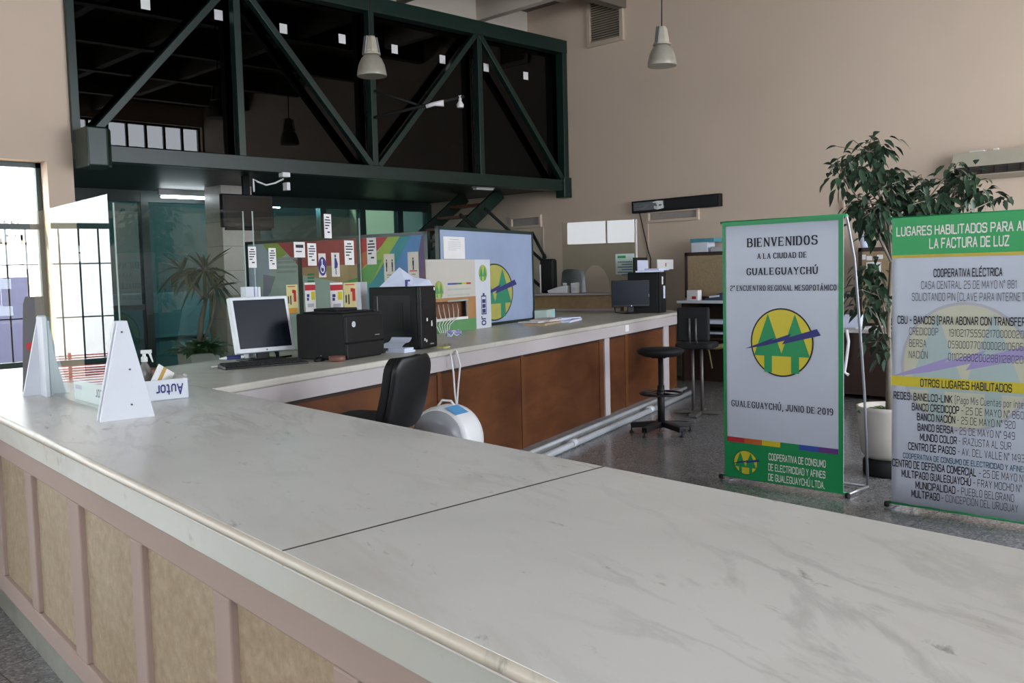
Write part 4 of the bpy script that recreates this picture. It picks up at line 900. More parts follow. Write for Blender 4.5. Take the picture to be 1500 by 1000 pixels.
logo(frS, cx, (oncv(722, 428, SV)[1])-TOP, RR*1.42, RR, None, t, [plain('dull_yellow_print', (0.42, 0.40, 0.10), .6), plain('dull_green_print', (0.03, 0.24, 0.13), .6), GREENFR, NAVY])
def spx_(a, b): u, z = oncv(a, b, SV-.013); return u-u0, z-TOP
(x0, y1), (x1, y0) = spx_(649, 346), spx_(681, 379)
frS2 = plane_frame(cp(u0, SV-.0145), CU, (0, 0, 1), -CV)
sheet('taped_letter', 'white typed letter taped on the pale blue sign', 'paper', frS2, x0, x1, y0, y1, [PAPER, PALEB], [(.3, .86, .7, .89, 1), (.2, .75, .8, .77, 1), (.2, .66, .82, .68, 1), (.2, .57, .8, .59, 1), (.2, .48, .78, .5, 1), (.2, .39, .6, .41, 1)])

# ------------------------------------------------------------------ folded charging stand beside the tower
VBX = 1.06
P0 = cp(oncv(698, 480, VBX)[0], VBX); d0 = (P0-CAMPOS).dot(FW); HB = EYE+ray(698, 380).z*d0-TOP
t = thing('charging_stand', 'folded greige and white charging stand with tree emblems in front of the blue sign', 'display stand', P0, TH)
lx = oncv(629, 400, VBX)[0]-oncv(698, 400, VBX)[0]; kq = -lx/.545
bx = MB(); bx.box(lx, 0, 0, .022, 0, .14); bx.box(lx, 0, 0, .022, .30, HB); bx.box(-.10*kq, 0, 0, .022, .14, .30); bx.box(lx, lx+.03, 0, .022, .14, .30); build('board', bx, BOXFACE, t, .002)
bx = MB(); bx.box(lx, -.0, .022, .10, .0, .012); bx.box(lx+.02, -.08, .085, .10, .12, .34); bx.box(lx+.02, -.08, .022, .085, .12, .135); build('cable_recess', bx, plain('brown_recess', (0.16, 0.065, 0.03), .7), t)
frB = plane_frame((lx, 0, 0), (1, 0, 0), (0, 0, 1), (0, -1, 0)); m = MB(); f = frB(.0012)
rect(m, f, .0, .0, -lx, .115, 1); rect(m, f, .0, .115, -lx-.10*kq, .14, 2); rect(m, f, -lx-.10*kq, .115, -lx, .30, 0); rect(m, f, 0, .30, -lx, .335, 0); rect(m, f, 0, .14, .03, .30, 0)
for k, c in enumerate((6, 5, 7, 4, 3)): rect(m, f, (.215+k*.055)*kq, HB-.245, (.215+(k+1)*.055)*kq, HB-.228, (4, 5, 6, 7, 3)[k])
for k in range(3): rect(m, f, .21*kq, HB-.30-k*.055, (.49-.02*k)*kq, HB-.283-k*.055, 8)
build('face_print', m, [CARD, plain('green_print_strip', (0.10, 0.26, 0.10), .7), PAPER, RED, BLUEP, PURPLE, BANG, BANY, plain('faint_green_print', (0.40, 0.45, 0.40), .7)], t)
logo(frB, .115*kq, HB-.29, .085, .085, None, t, [plain('em_yellow', (0.42, 0.44, 0.10), .6), plain('em_green', (0.08, 0.28, 0.10), .6), plain('em_dark', (0.25, 0.36, 0.12), .6), NAVY], .0012, False)
FW_ = oncv(720, 400, VBX)[0]-oncv(698, 400, VBX)[0]; RF = Matrix.Rotation(0, 4, 'Z')
fl = MB(); fl.box(.0, FW_, 0, .022, 0, HB, 0, RF); build('white_flap', fl, WHITE, t)
xd_, nd_ = RF @ Vector((1, 0, 0)), RF @ Vector((0, -1, 0))
frW = plane_frame((0, 0, 0), xd_, (0, 0, 1), nd_)
logo(frW, .165, HB-.14, .088, .085, None, t, [plain('em_yellow2', (0.42, 0.46, 0.10), .6), plain('em_green2', (0.05, 0.30, 0.10), .6), plain('em_dark2', (0.20, 0.38, 0.12), .6), NAVY], .0012, False)
m = MB(); f = frW(.0012); zc = HB-.45
for a_, b_, c_, d_ in ((.115, -.115, .127, .08), (.213, -.115, .225, .08), (.127, .068, .213, .08), (.127, -.115, .213, -.103), (.15, .08, .19, .105)): rect(m, f, a_, zc+b_, c_, zc+d_, 0)
for k in range(3): rect(m, f, .135, zc-.098+k*.05, .205, zc-.058+k*.05, 0)
put_text(m, 'or', BOLD, lambda a_, b_: f(.20-b_, .035+a_), 0, 0, .085, 0, .12); build('flap_print', m, [NAVY], t)
for k in range(6): build('loose_wire', MB().tube([(lx+.20+k*.09, .07, .27), (lx+.15+k*.09, .03, .20), (lx+.12+k*.08, -.012, .145), (lx+.08+k*.05, -.03, .08), (lx+.10+k*.03, -.06, .008)], .004, 6), PAPER, t)

# ================================================================== THINGS ON THE COUNTERS
def T(px, py): return onz(px, py, TOP)
# paper-ream tray with bits and pieces, its lettering upside down
K = Vector((1.700, 4.345, TOP)); ya_ = math.radians(-4)
t = thing('paper_tray', 'white carton tray with upside-down blue lettering beside the right white foot', 'box', K, ya_)
w, d, h, th = .395, .44, .098, .006
m = MB(); m.box(0, w, 0, d, 0, th); m.box(0, w, 0, th, 0, h); m.box(0, w, d-th, d, 0, h); m.box(0, th, 0, d, 0, h); m.box(w-th, w, 0, d, 0, h); build('tray', m, WHITE, t, .0015)
m = MB(); f = plane_frame((0, -.0012, 0), (1, 0, 0), (0, 0, 1), (0, -1, 0))(0); g = lambda s, q: f(w-.03-s, .072-q)
put_text(m, 'Autor', BOLD, g, 0, .0, .125, .0, .047); build('lettering', m, NAVY, t)
m = MB(); f = plane_frame((-.0012, d, 0), (0, -1, 0), (0, 0, 1), (-1, 0, 0))(0); g2 = lambda s, q: f(d-.02-s, .072-q)
put_text(m, 'tor', BOLD, g2, 0, 0, .085, 0, .047); rect(m, f, .03, .055, .13, .075, 1); build('side_lettering', m, [NAVY, PALEV], t)
def tp(x, y, z=.006): return K+Matrix.Rotation(ya_, 3, 'Z') @ Vector((x, y, z))
P = tp(.262, .20)
b = thing('spray_bottle', 'grey spray bottle with white pump standing in the carton tray', 'bottle', P, -.6)
build('body', MB().lathe([(.03, 0), (.034, .01), (.034, .10), (.028, .135), (.014, .16), (.014, .17)], 18), plain('clear_grey_bottle', (0.16, 0.15, 0.14), .2), b)
m = MB(); m.lathe([(.016, .168), (.016, .19), (.009, .195), (.009, .21)], 14); m.box(-.014, .035, -.011, .011, .208, .226); m.ext([(.02, -.005, .208), (.032, -.005, .208), (.042, -.005, .165), (.036, -.005, .165)], (0, .01, 0)); build('pump', m, WHITEP, b, .002)
P = tp(.285, .115); e = thing('envelope', 'white envelope with a tan stripe leaning in the carton tray', 'envelope', P, .2)
rm = Matrix.Translation((0.0, 0, .035)) @ Matrix.Rotation(math.radians(32), 4, 'Y')
build('sheet', MB().box(-.05, .05, 0, .004, .0, .115, 0, rm), PAPER, e); build('stripe', MB().box(-.02, .0, -.001, .0, .0, .115, 0, rm), plain('tan_stripe', (0.45, 0.27, 0.06), .7), e)
P = tp(.355, .09, .03); m = MB(); m.lathe([(.035, 0), (.036, .05), (.033, .08), (.0, .085)], 14, mat=Matrix.Rotation(.7, 4, 'Y')); m.lathe([(.01, .085), (.012, .10)], 10, mat=Matrix.Rotation(.7, 4, 'Y'))
tag(build('plastic_wrap', m, plain('clear_crinkled_wrap', (0.40, 0.36, 0.33), .15), None, loc=P), 'crinkled clear plastic wrap lying in the carton tray', 'wrapper')
P = tp(.315, .27); m = MB(); m.box(-.06, .06, -.04, .05, 0, .125, 0, Matrix.Rotation(.3, 4, 'Z')); tag(build('brown_packet', m, BROWNR, None, .006, loc=P), 'dark brown packet at the back of the carton tray', 'packet')
P = tp(.20, .27); m = MB(); m.box(-.05, .05, -.01, .01, 0, .17, 0, Matrix.Rotation(-.12, 4, 'Y')); tag(build('notebook', m, BLACKM, None, .003, loc=P), 'dark notebook standing upright in the carton tray', 'notebook')

# monitor with silver frame
A = ony(348.3, 518.4, 5.80); B = ony(432.8, 510, 5.80); Cc = ony(339.7, 435.6, 5.885)
w = B.x-A.x; hgt = math.hypot(Cc.z-A.z, .085); tl = math.atan2(.085, Cc.z-A.z)
t = thing('computer_monitor', 'square silver-framed monitor standing on the counter behind the black keyboard', 'monitor', ((A.x+B.x)/2, 5.90, TOP))
Rm = Matrix.Translation((0, -.10, A.z-TOP)) @ Matrix.Rotation(-tl, 4, 'X')
build('bezel', MB().box(-w/2, w/2, 0, .045, 0, hgt, 0, Rm), SILVERP, t, .006)
build('screen', MB().box(-w/2+.024, w/2-.024, -.002, .01, .03, hgt-.022, 0, Rm), SCREEN, t)
m = MB(); m.lathe([(.006, 0), (.006, .002)], 12, (0, 0, 0), mat=Rm @ Matrix.Translation((0, -.001, .015)) @ Matrix.Rotation(math.pi/2, 4, 'X')); build('button', m, STEEL, t)
m = MB(); m.box(-.05, .05, -.045, .0, .01, .16); m.box(-.13, .13, -.13, .10, 0, .014); build('stand', m, BLACKP, t, .006)
m = MB(); m.tube([(.10, -.03, .10), (.11, -.02, .05), (.14, .0, .006), (.28, .05, .006)], .007, 6); m.tube([(.12, -.03, .09), (.12, -.03, .006)], .012, 6); build('cable', m, BLACKM, t)
# keyboard
A, B = T(331, 542), T(452, 532)
an = math.atan2((B-A).y, (B-A).x); L_ = (B-A).length
t = thing('keyboard', 'black keyboard lying in front of the square monitor', 'keyboard', A, an)
build('base', MB().ext([(0, 0, 0), (0, .15, 0), (0, .15, .028), (0, 0, .014)], (L_, 0, 0)), BLACKP, t, .004)
kk = MB()
for r in range(5):
    for c in range(17): x = .012+c*(L_-.024)/17; y = .012+r*.027; z = .014+y*.093; kk.box(x, x+(L_-.024)/17-.004, y, y+.022, z, z+.009)
build('keys', kk, BLACKM, t)
P = T(344, 531); t = thing('marker_pen', 'blue and white marker pen on the left end of the keyboard', 'pen', P+Vector((0, .02, .034)), an+.12)
rx = Matrix.Rotation(math.pi/2, 4, 'Y'); build('barrel', MB().lathe([(.012, -.05), (.014, -.02), (.014, .05)], 12, mat=rx), NAVY, t); m = MB(); m.lathe([(.004, -.10), (.011, -.06), (.012, -.05)], 12, mat=rx); m.lathe([(.012, .05), (.012, .08)], 12, mat=rx); build('cap', m, WHITEP, t)
P = T(320, 538); tag(build('pen', MB().tube([(-.05, 0, .006), (.05, .015, .006)], .005, 8), WHITEP, None, loc=P), 'thin white pen lying left of the keyboard', 'pen')
P = T(468, 529); t = thing('mouse', 'black computer mouse between the keyboard and the printer', 'mouse', P, .5)
m = MB(); m.lathe([(.0, .034), (.018, .032), (.030, .022), (.034, .008), (.032, 0)][::-1], 18, mat=Matrix.Diagonal((1.5, 1, 1, 1))); build('body', m, BLACKP, t)
build('wheel', MB().lathe([(.008, -.003), (.008, .003)], 10, (.025, 0, .03), mat=Matrix.Rotation(math.pi/2, 4, 'X')), GREYP, t)
P = T(494, 529); t = tag(build('brown_dish', MB().lathe([(.052, 0), (.056, .012), (.056, .035), (.047, .036), (.045, .012), (0, .012)], 22), plain('terracotta_plastic', (0.14, 0.055, 0.04), .5), None, loc=P), 'small red-brown round dish beside the printer corner', 'dish')
m = MB(); m.tube([T(440, 515)+Vector((0, 0, .006)), T(452, 512)+Vector((0, 0, .006)), T(462, 522)+Vector((0, 0, .006)), T(480, 515)+Vector((0, 0, .006))], .006, 6); tag(build('mouse_cable', m, BLACKM), 'thin dark cable looping behind the mouse', 'cable')
m = MB(); q = [T(446, 512), T(441, 500)+Vector((0, 0, .06)), T(440, 490)+Vector((0, 0, .12)), T(446, 484)+Vector((0, 0, .15))]; m.tube([(p.x, p.y, max(p.z, TOP+.008)) for p in q], .006, 6); tag(build('white_cable', m, WHITEP), 'thin pale cable rising behind the left side of the printer', 'cable')
# printer
P = T(508, 528); 
t = thing('printer', 'large black laser printer on the far counter', 'printer', P, TH)
pw, pdp, ph = .44, .42, .315
build('body', MB().box(.0, pw, .015, pdp, .0, ph), BLACKM, t, .012)
build('front_panel', MB().box(.004, pw-.004, -.004, .02, .115, ph-.02), BLACKP, t, .006)
build('paper_drawer', MB().box(.004, pw-.004, -.006, .02, .012, .108), BLACKP, t, .005)
build('top_cover', MB().box(.02, pw-.03, .05, pdp-.05, ph, ph+.012), BLACKP, t, .005)
build('output_tray', MB().box(.12, .36, .16, pdp-.06, ph+.012, ph+.03), BLACKM, t, .005)
m = MB(); m.lathe([(.020, 0), (.020, .003)], 20, (.085, -.004, ph-.075), mat=Matrix.Rotation(math.pi/2, 4, 'X')); b = build('badge', m, SILVERP, t)
m = MB(); f = plane_frame((.085-.012, -.0078, ph-.075-.008), (1, 0, 0), (0, 0, 1), (0, -1, 0))(0)
for x in (.004, .014): m.add([f(x, 0), f(x+.003, 0), f(x+.007, .018), f(x+.004, .018)], [(0, 1, 2, 3)])
m.add([f(.007, .008), f(.010, .008), f(.010, .011), f(.007, .011)], [(0, 1, 2, 3)]); build('badge_mark', m, GREYP, b)
build('model_plate', MB().box(.33, .385, -.0065, -.004, ph-.165, ph-.16), GREYP, t)
# white binder standing behind the printer
P = T(536, 497); t = thing('binder', 'white binder standing upright behind the black printer', 'binder', (cp(oncv(535, 440, .80)[0], .80)), TH+.1)
u0_, z0_ = oncv(528, 413, .80); u1_, _ = oncv(541, 413, .80); ww = (u1_-u0_)
build('spine', MB().box(-ww/2, ww/2-.02, 0, .006, 0, z0_-TOP), WHITE, t, .002); build('cover', MB().box(-ww/2, -ww/2+.005, .006, .045, 0, z0_-TOP), WHITE, t); build('cover', MB().box(ww/2-.025, ww/2-.02, .006, .045, 0, z0_-TOP), WHITE, t); build('pages', MB().box(-ww/2+.008, ww/2-.028, .008, .04, .004, z0_-TOP-.01), PAPER, t)
# books behind the monitor
for k, (a, b, lb) in enumerate(((360, 372, 'thick white folder standing behind the monitor'), (373.5, 377, 'first thin white booklet beside the thick white folder'), (378, 381.5, 'second thin white booklet beside the thick white folder'))):
    u0_, z_ = oncv(a, 420, 1.03); u1_, _ = oncv(b, 420, 1.03)
    tag(build('folder' if k == 0 else 'booklet', MB().box(0, u1_-u0_, 0, .05, 0, z_-TOP), [WHITE, PAPERB, PAPER][k], None, .002, loc=cp(u0_, 1.03), rotz=TH), lb, 'folder' if k == 0 else 'booklet')
# computer tower
P = T(612, 512.5)
t = thing('computer_tower', 'tall black computer tower beside the printer with crumpled paper on top', 'computer', P, TH)
tw, tdp, thh = .235, .43, .475
build('case', MB().box(0, tw-.0, .0, tdp, .008, thh), BLACKM, t, .008)
b = build('front_bezel', MB().box(.0, tw, -.035, .0, .008, thh+.004), BLACKP, t, .014)
build('drive_bay', MB().box(.03, tw-.03, -.037, -.03, thh-.12, thh-.08), BLACKM, b); build('drive_bay', MB().box(.03, tw-.03, -.037, -.03, thh-.17, thh-.13), BLACKM, b)
for x, z, s in ((.09, .225, .012), (.155, .185, .013), (.155, .205, .009), (.05, .075, .010), (.075, .065, .010), (tw-.03, thh-.02, .012)): build('label', MB().box(x-s*.7, x+s*.7, -.0365, -.034, z-s, z+s), PAPER, b)
build('model_plate', MB().box(.125, .175, -.0365, -.034, .035, .043), GREYP, b)
s = MB(); s.box(-.004, .0, .05, tdp-.05, .06, thh-.06); s2 = build('side_panel', s, BLACKP, t, .002)
build('side_strip', MB().box(-.006, -.004, tdp-.085, tdp-.08, .16, thh-.07), GREYP, s2); build('side_vent', MB().box(-.0055, -.0035, .12, .20, .15, thh-.12), BLACKM, s2)
# crumpled paper on the tower
m = MB(); g = P+CU*.0
def tl_(u, v, z): return (u, v, z)
m.add([tl_(-.04, .30, 0), tl_(-.02, .02, 0), tl_(.21, -.02, 0), tl_(.24, .25, 0), tl_(-.01, .10, .075), tl_(.03, .16, .145), tl_(.12, .10, .07), tl_(.23, .02, .045), tl_(.20, .20, .05)],
      [(0, 4, 1), (0, 5, 4), (4, 5, 6), (1, 4, 6), (1, 6, 7), (1, 7, 2), (5, 8, 6), (6, 8, 7), (7, 8, 3), (7, 3, 2), (0, 3, 8), (0, 8, 5)])
t2 = tag(build('crumpled_paper', m, PAPERB, None, loc=P+Vector((0, 0, thh+.004)), rotz=TH), 'crumpled white and blue papers heaped on the tall computer tower', 'paper')
build('blue_edge', MB().box(-.045, .02, .06, .065, 0, .05), NAVY, t2)
# papers between printer and tower
P = T(592, 515); m = MB(); n = 10; vs = []
for i in range(n):
    a = i/(n-1); 
    for y in (-.02, .16): vs.append((-.07+.15*a, y, .03+.09*a*a+.02*math.sin(a*5)))
m.add(vs, [(2*i, 2*i+1, 2*i+3, 2*i+2) for i in range(n-1)]); m.box(-.09, .06, -.06, .10, 0, .012); m.box(-.07, .05, -.05, .09, .012, .03)
t = tag(build('paper_stack', m, PAPERB, None, loc=P, rotz=TH), 'small stack of curled white papers between printer and tower', 'papers')
P = T(577, 498); m = MB(); vs = []
for i in range(8):
    a = i/7*4.2; vs += [(.035*math.cos(a), -.02, .045+.035*math.sin(a)), (.035*math.cos(a), .08, .045+.035*math.sin(a))]
m.add(vs, [(2*i, 2*i+1, 2*i+3, 2*i+2) for i in range(7)]); tag(build('curled_sheet', m, PAPER, None, loc=P+Vector((0, 0, .06)), rotz=TH), 'small curled white sheet sticking out beside the printer', 'paper')
# blue-white cable bundle and yellow note right of the tower
P = T(664, 493); m = MB(); random.seed(3)
for k in range(9):
    a0 = random.uniform(0, 6.28); m.tube([(.11*math.cos(a0+j*.5)*random.uniform(.6, 1), .05*math.sin(a0+j*.5)*random.uniform(.6, 1.1), .008+.055*random.random()) for j in range(9)], .006, 5, k % 2)
tag(build('cable_bundle', m, [PAPERB, PALEV], None, loc=P, rotz=TH), 'tangled bundle of pale blue cables at the foot of the charging stand', 'cables')
P = T(650, 509); tag(build('yellow_note', MB().box(-.05, .05, -.03, .03, 0, .01), plain('yellow_note_paper', (0.55, 0.50, 0.16), .8), None, loc=P, rotz=TH), 'small yellow note on the counter edge beside the tower', 'note')
# hanging white cables
m = MB()
for pts in (((652, 506, -1), (660, 520, .0), (664, 545, .0), (666, 575, .0), (669, 597, -.03)), ((658, 504, -1), (669, 515, .0), (674, 535, .0), (671, 565, .0), (669, 597, -.03))):
    q = []
    for a, b, v in pts:
        if v == -1: q.append(T(a, b)+Vector((0, 0, .008)))
        else: u, z = oncv(a, b, -.03+v); q.append(cp(u, -.03+v, z))
    m.tube(q, .008, 6)
tag(build('hanging_cable', m, WHITEP), 'two white cables hanging over the front of the far counter to the round heater', 'cable')
# papers further along
P = T(812, 472); t = thing('paper_pile', 'untidy pile of papers and tan envelopes on the far counter', 'papers', P, TH)
build('envelope', MB().box(-.62, -.02, -.10, .14, 0, .022, 0, Matrix.Rotation(.10, 4, 'Z')), plain('tan_envelope', (0.40, 0.30, 0.19), .8), t)
build('sheet', MB().box(-.50, .25, -.08, .17, .022, .034, 0, Matrix.Rotation(-.08, 4, 'Z')), PAPER, t); build('sheet', MB().box(-.08, .48, -.20, .06, .0, .022, 0, Matrix.Rotation(.16, 4, 'Z')), PAPERB, t)
build('sheet', MB().box(-.40, .15, -.04, .18, .034, .050, 0, Matrix.Rotation(.2, 4, 'Z')), plain('pinkish_sheet', (0.55, 0.48, 0.48), .8), t); build('sheet', MB().box(.0, .36, -.10, .10, .034, .046, 0, Matrix.Rotation(-.25, 4, 'Z')), PAPERB, t); build('sheet', MB().box(.30, .75, -.06, .12, .0, .006, 0, Matrix.Rotation(.1, 4, 'Z')), PAPER, t)
P = T(808, 468); t = thing('leaflet_box', 'low pale green and blue leaflet box behind the paper pile', 'box', cp(uv(P)[0]+.12, uv(P)[1]+.06), TH+.2)
build('box', MB().box(-.22, .20, 0, .15, 0, .115), plain('pale_mint_card', (0.45, 0.55, 0.48), .7), t, .003); build('panel', MB().box(.06, .20, -.003, .0, .01, .112), plain('pale_aqua_card', (0.35, 0.58, 0.66), .7), t)
# second monitor, tower and things at the far end
P = T(925, 459); A = dep(895, 413, (P-CAMPOS).dot(FW)-.15)
dm = (P-CAMPOS).dot(FW)-.05
TL, TR, BL, BR = (dep(a, b, dd) for a, b, dd in ((895, 411, dm-.05), (951, 409, dm), (897, 450, dm-.05), (949, 448, dm)))
xd = (TR-TL); w = xd.length; an = math.atan2(xd.y, xd.x); h = TL.z-BL.z
t = thing('computer_monitor', 'black widescreen monitor at the far end of the counter', 'monitor', (BL.x+xd.x/2, BL.y+xd.y/2, TOP), an)
zb = BL.z-TOP
build('bezel', MB().box(-w/2, w/2, 0, .04, zb, zb+h), BLACKP, t, .006); build('screen', MB().box(-w/2+.012, w/2-.012, -.002, .004, zb+.025, zb+h-.012), SCREEN, t)
m = MB(); m.box(-.04, .04, .04, .08, .0, zb+.15); m.lathe([(.11, 0), (.11, .012), (.05, .02)], 24, (.0, .03, 0)); build('stand', m, BLACKP, t, .004)
m = MB(); m.lathe([(.008, 0), (.008, .002)], 10, (0, -.001, zb+.013), mat=Matrix.Rotation(math.pi/2, 4, 'X')); build('badge', m, SILVERP, t)
m = MB(); m.tube([(-w/2+.04, .05, zb+.02), (-w/2+.05, .06, .02), (-w/2+.15, .05, .008), (0, .02, .008)], .008, 6); build('cable', m, BLACKM, t)
P = T(970, 458.5); u, v = uv(P)
t = thing('computer_tower', 'black computer tower with white stickers at the far end of the counter', 'computer', cp(u, .14), TH)
wpx = (995-970)/1390*12.3; 
hw = EYE+ray(970, 398).z*((cp(u, .14)-CAMPOS).dot(FW)/1.0)-TOP
build('case', MB().box(.0, .24, .03, .44, 0, hw), BLACKM, t, .01); b = build('front_bezel', MB().box(.0, .24, .0, .03, 0, hw), BLACKP, t, .01)
build('sticker', MB().box(.06, .11, -.003, .0, hw-.16, hw-.06), PAPER, b); build('sticker', MB().box(.12, .19, -.003, .0, hw-.34, hw-.18), PAPERB, b)
build('fan_vent', MB().lathe([(.05, 0), (.05, .004)], 20, (-.003, .2, hw*.5), mat=Matrix.Rotation(math.pi/2, 4, 'Y')), BLACKP, t); build('side_label', MB().box(-.004, .0, .15, .19, hw*.40, hw*.47), SILVERP, t)
Q = cp(u, .14, TOP+hw)
m = MB(); m.box(-.10, .26, -.02, .30, .0, .02, 0, Matrix.Rotation(.2, 4, 'Z')); m.box(.0, .30, .02, .22, .02, .045, 0, Matrix.Rotation(-.15, 4, 'Z')); tag(build('loose_papers', m, PAPERB, None, loc=Q, rotz=TH), 'loose papers lying on the far black computer tower', 'papers')
t = thing('desk_organiser', 'black upright organiser holding a white sheet behind the far monitor', 'organiser', cp(8.42, .62), TH)
ua, za = oncv(930, 377, .62); ub, zb2 = oncv(983, 377, .62)
t.location = cp(ua, .62); W2 = min(ub-ua, 8.92-ua)
build('board', MB().box(0, W2, 0, .03, 0, za-TOP), BLACKM, t, .004)
x0, z1 = oncv(934, 381, .615); x1, z0 = oncv(950, 410, .615); build('sheet', MB().box(x0-ua, x1-ua, -.004, 0, z0-TOP, z1-TOP), PAPERB, t)
x0, z1 = oncv(962, 380, .615); x1, z0 = oncv(985, 394, .615); build('calendar', MB().box(x0-ua, x1-ua, -.02, -.005, z0-TOP, z1-TOP), PAPER, t)
m = MB(); m.box((x0+x1)/2-ua-.02, (x0+x1)/2-ua+.02, -.022, -.020, z0-TOP+.04, z0-TOP+.09); build('calendar_mark', m, RED, t)
def star_base(t, n=5, r=.30, h=.10, mat=BLACKP, cast=True, wd=.045):
    for k in range(n):
        a = 2*math.pi*k/n+.3; c, s_ = math.cos(a), math.sin(a)
        l = build('leg', MB().bar((.0, 0, h), (c*r, s_*r, h-.03), wd, wd*.8), mat, t, .006)
        m = MB()
        if cast: m.lathe([(.028, -.012), (.03, 0), (.028, .012)], 14, (c*r, s_*r, .03), mat=Matrix.Rotation(a, 4, 'Z') @ Matrix.Rotation(math.pi/2, 4, 'X')); m.tube([(c*r, s_*r, .03), (c*r, s_*r, h-.03)], .009, 6)
        else: m.lathe([(.024, 0), (.020, .012), (.007, .02), (.007, h-.04)], 12, (c*r, s_*r, 0))
        build('caster' if cast else 'glide', m, mat, l)
def cushion(mb, prof_w, prof_d, z0, z1, r=.08, n=8):
    """a rounded-corner cushion outline"""
    pts = []
    for cx_, cy_, a0 in ((prof_w-r, prof_d-r, 0), (-prof_w+r, prof_d-r, 90), (-prof_w+r, -prof_d+r, 180), (prof_w-r, -prof_d+r, 270)):
        for k in range(n+1): a = math.radians(a0+90*k/n); pts.append((cx_+r*math.cos(a), cy_+r*math.sin(a)))
    return mb.prism(pts, z0, z1)
# on the raised ledge
def led(px, py=430): v, _ = onu(px, py, 8.84); return v
LZ = 1.335
vv = led(833); 
t = thing('telephone', 'white desk telephone on the raised ledge', 'telephone', cp(8.735, led(823), LZ), TH)
build('body', MB().ext([(-.06, -.15, 0), (-.06, .14, 0), (-.06, .16, .04), (-.06, -.04, .10), (-.06, -.15, .11)], (.12, 0, 0)), WHITEP, t, .012); build('handset', MB().box(-.03, .03, -.12, -.07, .11, .145), WHITEP, t, .012)
t = thing('curved_chair', 'grey rounded chair back behind the telephone on the ledge', 'chair', cp(9.75, onu(828, 400, 9.75)[0], 0), TH-.3)
zc_ = onu(828, 394, 9.75)[1]
m = MB(); cushion(m, .24, .22, .72, .79, .08); build('seat', m, GREYP, t, .02)
m = MB(); vs = []
for j in range(9):
    for i in range(9):
        s_ = -1+i/4; z = .80+(zc_-.80)*j/8; vs.append((.20-.06*(1-s_*s_), s_*.24*(1-.35*max(0, j/8-.7)), z-.05*abs(s_)**3*(j/8)))
m.add(vs, [(j*9+i, j*9+i+1, (j+1)*9+i+1, (j+1)*9+i) for j in range(8) for i in range(8)], 0, True); o = build('backrest', m, GREYP, t); sm_ = o.modifiers.new('thickness', 'SOLIDIFY'); sm_.thickness = .02
build('column', MB().lathe([(.03, .08), (.03, .4), (.02, .41), (.02, .72)], 12), BLACKP, t); star_base(t, 5, .26)
t = thing('card_terminal', 'small white card terminal beside the telephone on the ledge', 'card terminal', cp(8.735, led(847), LZ), TH)
build('body', MB().ext([(-.05, -.045, 0), (-.05, .045, 0), (-.05, .05, .14), (-.05, -.05, .15)], (.10, 0, 0)), WHITEP, t, .008); build('keypad', MB().box(-.054, -.05, -.03, .03, .03, .08), SILVERP, t)
t = thing('speaker', 'black upright box with a white edge standing on the raised ledge', 'speaker', cp(8.90, led(801), LZ), TH)
hz = onu(804, 379, 8.88)[1]-LZ; build('cabinet', MB().box(-.06, .10, -.11, .11, 0, hz), BLACKM, t, .04, 3); build('edge_strip', MB().box(-.066, -.06, .085, .105, 0, hz-.08), WHITEP, t)

# ================================================================== SEATS AND FLOOR THINGS
# drafting stool
S0 = onz(969, 634, 0)
t = thing('drafting_stool', 'black backless drafting stool with foot ring in front of the wood fronts', 'stool', S0, .4)
sh = .86
m = MB(); m.lathe([(.02, sh-.09), (.17, sh-.085), (.225, sh-.055), (.235, sh-.025), (.20, sh-.005), (0, sh)], 32); build('seat', m, CLOTHK, t)
build('column', MB().lathe([(.036, .06), (.036, .48), (.026, .485), (.026, sh-.07)], 16), BLACKP, t); build('seat_plate', MB().box(-.09, .09, -.07, .07, sh-.10, sh-.066), BLACKM, t, .005)
m = MB(); zf = .40
m.tube([(.205*math.cos(2*math.pi*k/28), .205*math.sin(2*math.pi*k/28), zf) for k in range(29)], .011, 8, cap=False)
for k in range(3): a = 2*math.pi*k/3; m.tube([(.03*math.cos(a), .03*math.sin(a), zf), (.205*math.cos(a), .205*math.sin(a), zf)], .009, 6)
m.lathe([(.042, zf-.03), (.042, zf+.03)], 14); build('foot_ring', m, BLACKP, t); star_base(t, 5, .31, .10, BLACKP, False, .065)
# high office chair between the counters
dch = 5.30; CB = dep(592, 575, dch); 
t = thing('office_chair', 'high black upholstered office chair between the marble counters', 'chair', (0, 0, 0), 0)
th = math.radians(112); seat_off = Vector((math.cos(th), math.sin(th), 0))
cen = Vector((CB.x, CB.y, 0))+seat_off*.26; t.location = cen; t.rotation_euler.z = th
zt2 = (EYE+ray(592, 521).z*dch)
zs = .79
m = MB(); cushion(m, .22, .22, zs, zs+.06, .09); build('seat', m, CLOTHK, t, .022, 3)
